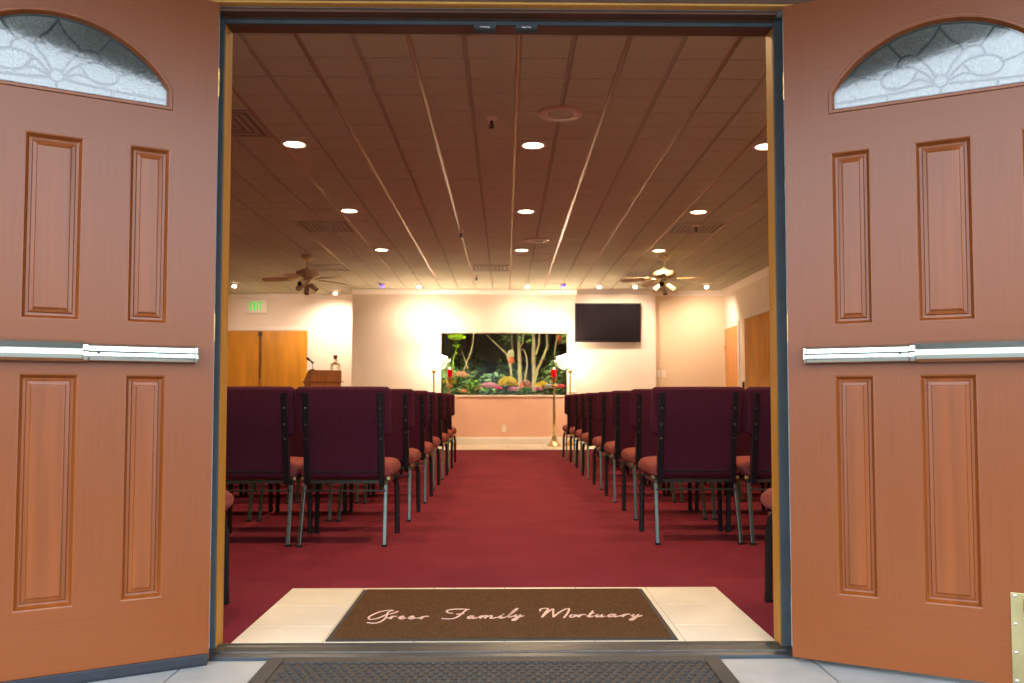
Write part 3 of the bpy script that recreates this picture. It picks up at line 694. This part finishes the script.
def candle(x, y, label):
    r = thing('candle_stand', label, 'candle stand', (x, y, .005), 0, 'tall brass candle stands')
    b = B(); b.lathe([(0, 0), (.122, 0), (.122, .015), (.105, .03), (.075, .055), (.05, .10), (.036, .16), (.04, .18), (.028, .20), (0, .2)]); b.build('base', m_brass, r, smooth=True)
    b = B(); b.lathe([(0, .18), (.024, .18), (.024, .33), (.032, .345), (.024, .36), (.022, .40), (.027, .42), (.024, .6), (.017, 1.02), (0, 1.02)], n=16); b.build('stem', m_brass, r, smooth=True)
    b = B(); b.lathe([(0, 1.01), (.02, 1.015), (.062, 1.03), (.07, 1.045), (.03, 1.06), (.02, 1.085), (.03, 1.12), (.042, 1.165), (.046, 1.19), (.03, 1.195), (0, 1.19)], n=20); b.build('drip_cup', m_brass_d, r, smooth=True)
    b = B(); b.lathe([(0, 1.19), (.036, 1.192), (.040, 1.21), (.046, 1.305), (.050, 1.33), (.046, 1.33), (.040, 1.30), (.03, 1.22), (0, 1.21)], n=20); g = b.build('red_glass', m_redglass, r, smooth=True)
    b = B(); b.lathe([(0, 1.30), (.014, 1.312), (.018, 1.328), (.010, 1.345), (0, 1.362)], n=10); b.build('flame', m_flame, g, smooth=True)
    return r
candle(-.966, 14.75, 'brass candle stand with lit red glass left of the window')
candle(.845, 14.78, 'brass candle stand with lit red glass right of the window')

# ------------------------------------------------------------------ television, sign, plates
tv = thing('television', 'black flat television mounted on the right part of the far wall', 'television', (1.832, 15.265, 2.185))
rt = Matrix.Rotation(R_(5), 3, 'X')
b = B(); b.box(-.592, -.035, -.35, .592, .015, .35, rt, (0, -.085, 0)); b.build('casing', m_tvb, tv, bevel=.006)
b = B(); b.box(-.570, -.0375, -.318, .570, -.034, .330, rt, (0, -.085, 0)); b.build('screen', m_screen, tv)
b = B(); b.box(-.035, -.0385, -.340, .035, -.035, -.330, rt, (0, -.085, 0)); b.build('badge', m_leg, tv)
b = B(); b.box(-.2, -.075, -.15, .2, .004, .15); b.build('wall_bracket', m_blackm, tv)
ex = thing('exit_sign', 'lit EXIT sign with green letters above the double door', 'sign', (-4.70, 16.1, 2.56))
b = B(); b.box(-.20, -.055, -.125, .20, 0, .125); b.build('housing', m_white, ex, bevel=.01)
b = B(); t = .021; y0, y1 = -.062, -.055
hL = .165
def L(x0, z0, x1, z1): b.box(x0, y0, z0, x1, y1, z1)
zt, zb = hL / 2 + .012, -hL / 2 + .012
x = -.152; w = .056
L(x, zb, x + t, zt); [L(x + t, zz, x + w, zz + t) for zz in (zb, (zb + zt) / 2 - t / 2, zt - t)]
x = -.078; w = .070
for sgn in (1, -1):
    b.loft([[(x + (0 if sgn > 0 else w - t), yy, zb), (x + (t if sgn > 0 else w), yy, zb), (x + (w if sgn > 0 else t), yy, zt), (x + (w - t if sgn > 0 else 0), yy, zt)] for yy in (y0 - .0002 * sgn, y1)])
x = .012; L(x, zb, x + t, zt)
x = .052; w = .086
L(x + w / 2 - t / 2, zb, x + w / 2 + t / 2, zt - t); L(x, zt - t, x + w, zt)
o = b.build('letters', m_exit, ex); o.scale = (.78, 1, .92)
def outlet(name, label, cat, x, y, z, w, h, sw):
    r = thing(name, label, cat, (x, y, z))
    B().box(-w / 2, -.007, -h / 2, w / 2, 0, h / 2).build('plate', m_plate, r, bevel=.003)
    b = B()
    if sw: b.box(-.012, -.013, -.022, .012, -.006, .022)
    else:
        for zz in (-.024, .024): b.box(-.016, -.0095, zz - .014, .016, -.006, zz + .014)
    b.build('rocker' if sw else 'sockets', m_plate, r, bevel=.002)
outlet('wall_outlet', 'ivory wall outlet low on the wall below the garden window', 'outlet', -.027, YF - .012, .285, .08, .125, False)
outlet('light_switch', 'left light switch plate on the tan wall right of the television', 'light switch', 2.785, 15.45, 1.275, .075, .12, True)
outlet('light_switch', 'right light switch plate on the tan wall right of the television', 'light switch', 2.885, 15.45, 1.275, .085, .13, True)

# ------------------------------------------------------------------ ceiling fans
def fan(x, y, rz, label):
    r = thing('ceiling_fan', label, 'ceiling fan', (x, y, H), 0, 'ceiling fans with spotlights')
    b = B(); b.lathe([(0, -.001), (.085, -.001), (.088, -.02), (.07, -.055), (.03, -.075), (.0, -.075)]); b.build('canopy', m_fan, r, smooth=True)
    b = B(); b.lathe([(0, -.07), (.014, -.07), (.014, -.15), (.03, -.175), (.06, -.20), (.0, -.20)], n=16); b.build('downrod', m_fan, r, smooth=True)
    b = B(); b.lathe([(0, -.19), (.06, -.195), (.12, -.21), (.155, -.235), (.16, -.265), (.145, -.295), (.09, -.32), (.06, -.335), (0, -.335)], n=32); b.build('motor_housing', m_fan, r, smooth=True)
    for k in range(5):
        a = rz + k * 2 * math.pi / 5
        Rm = Matrix.Rotation(a, 3, 'Z') @ Matrix.Rotation(R_(3), 3, 'Y') @ Matrix.Rotation(R_(14), 3, 'X')
        zc = -.315
        pl = [(.20, -.05), (.24, -.062), (.50, -.066), (.585, -.06), (.61, -.03), (.61, .03), (.585, .06), (.50, .066), (.24, .062), (.20, .05)]
        b = B(); b.loft([[Rm @ Vector((p[0], p[1], -.003)) + Vector((0, 0, zc)) for p in pl], [Rm @ Vector((p[0], p[1], .003)) + Vector((0, 0, zc)) for p in pl]])
        bl = b.build('blade', m_blade, r)
        b = B(); pi_ = [(.08, -.02), (.16, -.016), (.20, -.035), (.26, -.03), (.27, 0), (.26, .03), (.20, .035), (.16, .016), (.08, .02)]
        b.loft([[Rm @ Vector((p[0], p[1], -.008)) + Vector((0, 0, zc)) for p in pi_], [Rm @ Vector((p[0], p[1], -.003)) + Vector((0, 0, zc)) for p in pi_]])
        b.build('blade_iron', m_brass, bl)
    b = B(); b.lathe([(0, -.33), (.05, -.335), (.055, -.36), (.04, -.38), (.02, -.385), (0, -.385)], n=20); b.build('light_fitter', m_fan, r, smooth=True)
    for k, (a, tilt) in enumerate(((185, 38), (248, 14), (275, 72), (350, 38))):
        a = R_(a); d = Vector((math.cos(a) * math.cos(R_(tilt)), math.sin(a) * math.cos(R_(tilt)), -math.sin(R_(tilt))))
        p = Vector((0, 0, -.37)) + d * .04
        b = B(); b.tube([p, p + d * .02, p + d * .045, p + d * .14], [.012, .03, .036, .038], 14); h = b.build('spotlight_head', m_fan, r, smooth=True)
        b = B(); b.tube([p + d * .1395, p + d * .1412], .033, 14); b.build('dark_lens', m_dark, h)
fan(-2.745, 11.75, R_(40), 'left cream ceiling fan with spotlight heads, seen dark against the bright wall')
fan(2.20, 11.7, R_(38), 'right cream ceiling fan with spotlight heads, lit under a recessed light')

# ------------------------------------------------------------------ ceiling fittings
def downlight(x, y, label):
    r = thing('recessed_light', label, 'ceiling light', (x, y, H), 0, 'recessed ceiling lights')
    b = B(); b.lathe([(.078, .001), (.105, .001), (.105, -.006), (.098, -.011), (.08, -.008), (.078, .001)], n=28, cap=False); b.build('trim_ring', m_trim_l, r, smooth=True)
    b = B(); b.lathe([(0, -.004), (.08, -.004), (.08, -.001), (0, -.001)], n=28); b.build('lens', m_lens, r)
    spot('downlight', r, (0, 0, -.03), (0, 0, -3), DOWN_W, WARM, 160, .6, .07)
cx_ = {-1.65: 'left of the aisle', .215: 'above the aisle', 2.05: 'right of the aisle'}
for y, w in ((4.24, 'added unseen behind the door head'), (6.58, 'in the row nearest the door'), (8.92, 'in the middle row of lights'), (11.26, 'in the row farthest from the door')):  # the row behind the door head is unseen, added to light the entry
    for x in (-1.65, .215, 2.05):
        downlight(x, y, 'round lit recessed light %s, %s' % (cx_[x], w))
def eyeball(x, y, blue, label, aim=None, watts=None):
    r = thing('eyeball_spotlight', label, 'ceiling light', (x, y, H), 0, 'eyeball spotlights along the far wall')
    b = B(); b.lathe([(.05, .001), (.085, .001), (.085, -.006), (.07, -.012), (.05, -.008), (.05, .001)], n=24, cap=False); b.build('trim_ring', m_trim_l, r, smooth=True)
    b = B(); b.ball((0, 0, -.012), .055, 12); b.build('eyeball', m_trim_l, r, smooth=True)
    d = Vector((0, -.30, -.85)).normalized() if not blue else Vector((0, -.35, -.8)).normalized()
    p = Vector((0, 0, -.012)) + d * .045
    b = B(); b.tube([p, p + d * .02], .034, 14); b.build('bulb', m_blue if blue else m_bulb, r)
    if not blue:
        av = Vector(aim) if aim else Vector((x * 1.0, YF, 1.5))
        spot('wash', r, (0, 0.02, -.11), av - Vector((x, y, H)), watts or WASH_W, (1.0, .74, .56), 135, 1.0, .08)
SX = [(-4.63, False, 'lit eyeball spotlight at the far left by the exit sign'), (-2.11, True, 'blue lit eyeball spotlight left of the aisle'), (-1.48, False, 'pinkish lit eyeball spotlight between the blue one and the window'),
      (.37, False, 'lit eyeball spotlight just right of the aisle line above the window'), (.99, True, 'blue lit eyeball spotlight right of the window centre'), (1.61, False, 'lit eyeball spotlight above the left half of the television'),
      (2.23, False, 'lit eyeball spotlight left of the right ceiling fan hub'), (3.46, False, 'lit eyeball spotlight at the far right beside the fan blade tip')]
for x, bl, lb in SX:
    if x > 3: eyeball(x, 14.52, bl, lb, (3.65, 15.45, 1.5), 110)
    elif x < -4: eyeball(x, 14.52, bl, lb, (-4.2, 16.1, 1.2), 70)
    else: eyeball(x, 14.52, bl, lb)
eyeball(-3.10, 15.47, False, 'added eyeball spotlight brightening the recess wall, behind the left fan blade', (-3.30, 16.1, 1.45), 150)  # added lamp, no fitting seen here, brightens the left recess wall

def vent(x, y, label):
    r = thing('ceiling_vent', label, 'vent', (x, y, H), 0, 'square ceiling vents')
    b = B(); s = .292
    b.box(-s, -s, -.004, s, -s + .03, .012); b.box(-s, s - .03, -.004, s, s, .012); b.box(-s, -s + .03, -.004, -s + .03, s - .03, .012); b.box(s - .03, -s + .03, -.004, s, s - .03, .012)
    b.build('frame', m_vent, r)
    B().box(-s + .03, -s + .03, .006, s - .03, s - .03, .012).build('recess', m_ventd, r)
    b = B()
    for k in range(4):
        q = .235 - k * .055
        for (xa, ya, xb, yb) in ((-q, -q, q, -q + .035), (-q, q - .035, q, q), (-q, -q + .035, -q + .035, q - .035), (q - .035, -q + .035, q, q - .035)):
            b.box(xa, ya, -.003 + .001 * k, xb, yb, .0 + .001 * k)
    b.build('louvres', m_vent, r)
for (x, y), lb in zip(VENTS, ('square ceiling vent at the upper left by the door frame', 'square ceiling vent left of the aisle beyond the left middle light', 'square ceiling vent right of the aisle by the right middle light',
                              'square ceiling vent just left of the aisle near the far wall', 'square ceiling vent near the left ceiling fan', 'square ceiling vent behind the right ceiling fan')):
    vent(x, y, lb)
def speaker(x, y, label, R):
    r = thing('ceiling_speaker', label, 'speaker', (x, y, H), 0, 'round ceiling speakers')
    b = B(); b.lathe([(.55 * R, 0.0), (R, 0.0), (R, -.006), (.9 * R, -.014), (.6 * R, -.010), (.55 * R, 0)], n=40, cap=False); b.build('ring', m_ring, r, smooth=True)
    b = B(); b.lathe([(0, -.008), (.57 * R, -.006), (.57 * R, -.001), (0, -.001)], n=40); b.build('grille', m_vent, r, smooth=True)
speaker(.38, 5.84, 'round ceiling speaker nearest the door above the aisle', .155)
speaker(.39, 10.55, 'round ceiling speaker above the aisle beyond the middle lights', .155)
def sprinkler(x, y, label):
    r = thing('sprinkler', label, 'sprinkler', (x, y, H), 0, 'pendent fire sprinklers')
    b = B(); b.lathe([(0, .0), (.045, .0), (.042, -.008), (.02, -.02), (0, -.02)], n=20); b.build('escutcheon', m_trim_l, r, smooth=True)
    b = B(); b.lathe([(0, -.018), (.011, -.018), (.011, -.04), (.006, -.042), (.006, -.07), (.02, -.072), (.02, -.078), (0, -.078)], n=12); b.tube([(-.008, 0, -.04), (-.016, 0, -.055), (-.006, 0, -.072)], .004, 5); b.tube([(.008, 0, -.04), (.016, 0, -.055), (.006, 0, -.072)], .004, 5); b.build('head', m_leg, r)
for (x, y), lb in zip(((-.10, 5.95), (-.53, 10.0), (-.47, 13.6), (2.18, 9.62)), ('pendent sprinkler nearest the door, left of the round speaker', 'pendent sprinkler left of the aisle beyond the middle lights', 'pendent sprinkler nearest the far wall', 'pendent sprinkler under the right ceiling vent')):
    sprinkler(x, y, lb)

# ------------------------------------------------------------------ garden behind the window
GB = 0.82
b = B(); b.box(-2.6, 15.52, -.1, 3.2, 19.2, GB); struct(b.build('floor_garden', m_soil), 'raised soil bed behind the window')
b = B()
for k in range(44):
    x = -2.6 + k * .132; b.box(x - .012, 18.6 + (k % 2) * .022, GB, x + .144, 18.62 + (k % 2) * .022, 2.94)
b.box(-2.6, 18.645, 1.1, 3.2, 18.69, 1.2); b.box(-2.6, 18.645, 2.6, 3.2, 18.69, 2.7)
tag(b.build('garden_fence', m_fence), 'dark weathered board fence behind the garden trees', 'fence')
struct(B().box(-2.66, 15.56, GB, -2.63, 18.7, 2.945).build('wall_garden_left', m_fence)); struct(B().box(3.22, 15.56, GB, 3.25, 18.7, 2.945).build('wall_garden_right', m_fence))
b = B(); b.box(-2.7, 15.56, 2.95, 3.3, 18.7, 3.05)  # unseen roof added to keep the sky light off the garden
struct(b.build('ceiling_sky_blocker', m_soffit))
def leaves(b, c, rad, n, size, g, flat=.3, asp=.38):
    for _ in range(n):
        while True:
            p = Vector((g.uniform(-1, 1), g.uniform(-1, 1), g.uniform(-1, 1)))
            if p.length <= 1: break
        p = Vector((c[0] + p.x * rad[0], c[1] + p.y * rad[1], c[2] + p.z * rad[2]))
        s = size * g.uniform(.6, 1.25)
        R3 = Matrix.Rotation(g.uniform(0, 6.28), 3, 'Z') @ Matrix.Rotation(g.uniform(-1.1, 1.1), 3, 'X') @ Matrix.Rotation(g.uniform(-.9, .9), 3, 'Y')
        pts = [(-s, 0, 0), (-.3 * s, -asp * s, .08 * s), (.45 * s, -asp * .8 * s, .06 * s), (s, 0, -.1 * s), (.45 * s, asp * .8 * s, .06 * s), (-.3 * s, asp * s, .08 * s)]
        b.face([R3 @ Vector(q) + p for q in pts])
g = random.Random(3)
# far shrubs against the fence
for i, (x, w, h, m, lb) in enumerate(((-1.7, .55, .75, m_leafd, 'dark shrub at the far left of the garden, before the fence'), (-.75, .55, 1.0, m_leafd, 'dark shrub left of centre before the fence'), (.15, .5, .95, m_leafm, 'mid green shrub in the middle before the fence'),
                                      (1.0, .55, 1.15, m_leafm, 'greener shrub right of the twin trunk'), (1.9, .6, 1.0, m_leafd, 'dark shrub at the far right of the garden'))):
    r = thing('garden_shrub', lb, 'shrub', (x, 17.9, GB), 0, 'shrubs along the garden fence')
    b = B(); leaves(b, (0, 0, h * .5), (w * .72, .35, h * .55), 650, .07, g); b.build('foliage', m, r, normals=False)
    b = B()
    for q in range(4): b.tube([(g.uniform(-.05, .05), 0, 0), (g.uniform(-.2, .2), g.uniform(-.1, .1), h * .5), (g.uniform(-.35, .35), g.uniform(-.2, .2), h * .9)], [.012, .009, .004], 5)
    b.build('stems', m_bark, r)
def tree(name, label, y, paths, leafs, cat='tree', mat=None, lm=None):
    x0 = paths[0][0][0][0]
    r = thing(name, label, cat, (x0, y, GB))
    for k, (pts, rad) in enumerate(paths):
        b = B(); P = [(p[0] - x0, (p[2] if len(p) > 2 else 0), p[1] - GB) for p in pts]
        n = len(P); b.tube(P, [rad * (1 - .45 * i / max(1, n - 1)) for i in range(n)], 8)
        b.build('trunk' if k == 0 else 'branch', mat or m_bark, r, smooth=True)
    if leafs:
        b = B()
        for (c, rd, n, sz) in leafs: leaves(b, (c[0] - x0, c[2] if len(c) > 2 else 0, c[1] - GB), rd, n, sz, g)
        b.build('foliage', lm or m_leafm, r, normals=False)
    return r
tree('garden_tree', 'pale forked tree trunk right of centre behind the window', 16.8,
     [([(.56, .83), (.565, 1.2), (.55, 1.7), (.56, 2.2), (.58, 2.9)], .05), ([(.58, 1.20, .0), (.63, 1.40, .02), (.74, 1.62, .03), (.83, 1.87, .03), (.81, 2.13, .02), (.80, 2.9)], .034), ([(.60, 1.7), (.66, 1.9), (.68, 2.3), (.66, 2.9)], .026)],
     [((.70, 2.45, .1), (.5, .3, .28), 140, .06)])
tree('garden_tree', 'short thick pale trunk in the middle of the garden', 16.9,
     [([(.30, .83), (.29, 1.25), (.285, 1.5), (.27, 1.8), (.24, 2.2), (.2, 2.9)], .048)], [((.25, 2.4), (.35, .25, .25), 90, .055)])
tree('garden_tree', 'thin crooked pale stem between the thick trunk and the forked trunk', 16.7,
     [([(.37, .83), (.385, 1.23), (.43, 1.48), (.415, 1.65), (.36, 1.78), (.27, 1.82), (.34, 1.92), (.36, 2.2), (.37, 2.9)], .020)], [((.40, 2.1), (.22, .2, .22), 60, .05)])
tree('garden_tree', 'slanting pale branch crossing behind the hanging feeder', 17.0,
     [([(.14, .83), (.12, 1.2), (.10, 1.45), (.03, 1.72), (-.08, 1.82), (-.25, 1.98), (-.40, 2.13), (-.7, 2.5)], .026), ([(.11, 1.5), (.14, 1.8), (.12, 2.2), (.10, 2.8)], .018)],
     [((-.35, 2.3), (.35, .2, .2), 80, .05), ((.0, 2.05), (.2, .15, .15), 50, .045)])
tree('bent_vine', 'pale curved vine stem left of the dark centre', 16.3,
     [([(-.80, .83), (-.83, 1.2), (-.815, 1.33), (-.75, 1.50), (-.68, 1.68), (-.63, 1.86), (-.615, 2.05), (-.63, 2.5)], .017), ([(-.72, 1.40), (-.77, 1.55), (-.82, 1.68), (-.86, 1.80)], .011)], None, 'vine')
tree('lime_flower', 'tall stalk topped with a lime green blossom cluster at the left', 16.2,
     [([(-.98, .83), (-1.0, 1.35), (-.995, 1.60), (-.93, 1.80), (-.925, 1.95)], .012), ([(-.93, 1.80), (-.96, 1.9), (-1.0, 1.98)], .008), ([(-.925, 1.9), (-.88, 1.95), (-.83, 1.99)], .008)],
     [((-.93, 2.0), (.17, .12, .055), 300, .035), ((-1.03, 2.01), (.08, .1, .03), 70, .035), ((-.94, 1.83), (.06, .06, .02), 12, .04), ((-.95, 1.70), (.03, .04, .02), 8, .03)], 'flower', m_leafl, m_limefl)
tree('garden_tree', 'thin pale stem with small red flowers at the right edge', 16.6,
     [([(1.0, .83), (.99, 1.3), (.96, 1.76), (1.0, 2.0), (1.02, 2.3), (1.0, 2.9)], .015), ([(1.10, 2.9), (1.12, 2.1), (1.08, 1.9)], .008)], [((1.12, 2.05), (.12, .15, .16), 60, .045)])
b = B(); leaves(b, (0, 0, 0), (.05, .05, .09), 60, .03, g); o = b.build('hanging_flower', m_org, None, normals=False); o.location = (1.045, 16.45, 1.98)
tag(o, 'small hanging orange flower cluster at the window top right', 'flower')
# tall grass left
r = thing('strap_leaf_plant', 'tall plant with long strap leaves at the left window edge', 'plant', (-1.12, 16.3, GB))
b = B()
for k in range(16):
    a = g.uniform(-.9, .9); h = g.uniform(.6, 1.0); w = .014; dx = a * .35; dy = g.uniform(-.12, .12)
    P = [(a * .05, 0, 0), (a * .1, dy * .3, h * .5), (dx * .7, dy * .7, h * .88), (dx * 1.1, dy, h)]
    b.loft([[(p[0] - w * q, p[1], p[2]), (p[0], p[1] + .004, p[2]), (p[0] + w * q, p[1], p[2]), (p[0], p[1] - .002, p[2])] for p, q in zip(P, (1, 1.1, .7, .1))])
b.build('leaves', m_leafm, r)
# broad leaves low centre-left
def bush(name, label, x, y, z, rad, n, sz, m, cat='plant', asp=.38, group=None):
    r = thing(name, label, cat, (x, y, GB), 0, group)
    b = B(); leaves(b, (0, 0, z - GB), rad, n, sz, g, asp=asp); b.build('foliage', m, r, normals=False)
    b = B()
    for q in range(4): b.tube([(g.uniform(-.02, .02), 0, 0), (g.uniform(-1, 1) * rad[0] * .5, 0, max(.05, z - GB))], .006, 5)
    b.build('stems', m_leafm, r)
    return r
bush('leafy_plant', 'dark green leafy plant low at the left behind the roses', -.93, 16.15, 1.12, (.26, .18, .28), 260, .06, m_leafm)
bush('leafy_plant', 'bright lime leafy plant just left of the pink flowers', -.59, 15.82, 1.04, (.13, .12, .14), 130, .055, m_leafl)
bush('leafy_plant', 'dark bluish leafy plant in the middle behind the pink flowers', -.25, 16.5, 1.18, (.30, .2, .14), 170, .07, m_leafd)
bush('leafy_plant', 'low green ground plant at the window sill right of centre', .36, 15.72, .955, (.16, .08, .08), 110, .045, m_leafm)
bush('leafy_plant', 'tan green leafy plant at the right behind the red candle', .93, 16.2, 1.22, (.2, .15, .32), 180, .06, m_leafm)
bush('leafy_plant', 'low green ground plant at the sill in the middle', -.30, 15.72, .955, (.18, .08, .07), 110, .045, m_leafm)
bush('leafy_plant', 'low green ground plant at the sill at the left', -.95, 15.72, .96, (.18, .08, .08), 110, .045, m_leafm)
# blooming plants
def blooms(b, c, rad, n, r, dome=True):
    for _ in range(n):
        a = g.uniform(0, 6.283); e = math.asin(g.uniform(-.1 if dome else -.6, 1))
        d = Vector((math.cos(a) * math.cos(e), math.sin(a) * math.cos(e), math.sin(e)))
        p = Vector((c[0] + d.x * rad[0], c[1] + d.y * rad[1], c[2] + d.z * rad[2]))
        q = Vector((d.x / rad[0], d.y / rad[1], d.z / rad[2])).normalized().to_track_quat('Z', 'Y').to_matrix()
        for lay, (s, z, nn) in enumerate(((1.0, 0, 9), (.62, .3, 7))):
            off = g.uniform(0, 1)
            for k in range(nn):
                t = 2 * math.pi * (k + off) / nn; u = Vector((math.cos(t), math.sin(t), 0)); v = Vector((-math.sin(t), math.cos(t), 0))
                R1 = r * s
                pts = [u * .1 * R1 + Vector((0, 0, z * r * .5)), u * .6 * R1 - v * .3 * R1 + Vector((0, 0, z * r)), u * R1 + Vector((0, 0, z * r * .8)), u * .6 * R1 + v * .3 * R1 + Vector((0, 0, z * r))]
                b.face([q @ w + p for w in pts])
def flower(name, label, x, y, zc, rad, n, r, m, foliage=True, cat='flowers', m2=None, n2=0):
    t = thing(name, label, cat, (x, y, GB))
    b = B(); blooms(b, (0, 0, zc - GB), rad, n, r); b.build('blossoms', m, t, normals=False)
    if m2:
        b = B(); blooms(b, (.0, 0, zc - GB - .01), (rad[0] * 1.1, rad[1], rad[2]), n2, r); b.build('blossoms', m2, t, normals=False)
    b = B(); hz = max(.04, zc - GB - .03)
    leaves(b, (0, 0, hz * .55), (rad[0] * .9, rad[1] * .85, hz * .5), int(160 * rad[0] / .15), .05, g); b.build('foliage', m_leafm, t, normals=False)
flower('chrysanthemum', 'big yellow chrysanthemum dome in the middle of the window bed', .042, 15.98, 1.10, (.175, .15, .14), 170, .034, m_yel)
flower('chrysanthemum', 'smaller yellow chrysanthemum in front of the forked trunk', .685, 15.95, 1.04, (.13, .12, .11), 110, .033, m_yel)
flower('pink_flowers', 'broad pale pink flower clump left of the big yellow one', -.31, 15.95, 1.055, (.16, .10, .075), 90, .034, m_pink)
flower('magenta_flowers', 'small magenta flowers between the pink and the yellow clumps', -.14, 15.80, 1.015, (.075, .06, .035), 34, .028, m_mag)
flower('pink_flowers', 'pink flowers below the big yellow dome', .165, 15.78, .985, (.115, .07, .055), 60, .03, m_pink)
flower('lilies', 'peach and orange lilies right of the big yellow dome', .385, 15.85, 1.07, (.095, .08, .09), 34, .042, m_peach, m2=m_org, n2=10)
flower('pink_flowers', 'small mauve pink flowers below the smaller yellow dome', .60, 15.78, .995, (.085, .06, .045), 40, .028, m_pink)
flower('white_flowers', 'white flower clump right of the smaller yellow dome', .815, 15.85, 1.045, (.075, .07, .05), 46, .03, m_wht)
flower('red_flowers', 'red flowers at the right end of the window bed', 1.02, 15.90, 1.045, (.085, .07, .045), 36, .03, m_red)
flower('peach_roses', 'peach roses beside the left red candle', -.83, 15.95, 1.25, (.11, .08, .09), 26, .045, m_peach)
flower('yellow_flowers', 'pale yellow flowers left of the left red candle', -1.05, 15.95, 1.13, (.12, .08, .06), 26, .036, m_yel)
flower('orange_flowers', 'low orange flowers at the sill below the roses', -.80, 15.74, .955, (.085, .05, .035), 26, .027, m_org)
flower('pink_flowers', 'small coral flower spray just left of the pale pink clump', -.50, 15.78, 1.0, (.06, .05, .06), 14, .026, m_peach)
# hanging feeder
r = thing('hanging_feeder', 'hanging bird feeder with pale top and red base', 'bird feeder', (.105, 16.3, 1.50))
b = B(); b.lathe([(0, .13), (.058, .13), (.062, .15), (.06, .225), (.03, .26), (0, .265)], n=16); b.build('reservoir', M('feeder_jar', (.42, .40, .20), .3), r, smooth=True)
b = B(); b.lathe([(0, .0), (.05, .01), (.062, .03), (.06, .07), (.045, .13), (0, .132)], n=16); b.build('red_base', M('feeder_base', (.55, .12, .05), .4), r, smooth=True)
b = B(); b.tube([(0, 0, .26), (0, 0, 1.45)], .003, 5); b.build('wire', m_leg, r)
# unseen floodlights added to light the flower bed
def floodlight(x, label):
    r = thing('added_floodlight', label, 'floodlight', (x, 15.70, 2.95), 0, 'added unseen garden floodlights')
    b = B(); b.lathe([(0, -.10), (.05, -.10), (.075, -.12), (.07, -.075), (.03, -.03), (.03, 0), (0, 0)], n=20); b.build('housing', m_blackm, r, smooth=True)
    b = B(); b.lathe([(0, -.106), (.05, -.106), (.05, -.1005), (0, -.1005)], n=20); b.build('lens', m_lens, r)
    spot('flood', r, (0, 0, -.15), (0, .35, -2.0), 1250, (1.0, .94, .78), 100, .5, .02)
for x, w in ((-.85, 'left'), (0, 'middle'), (.85, 'right')): floodlight(x, 'added unseen floodlight above the flower bed, %s one of three' % w)
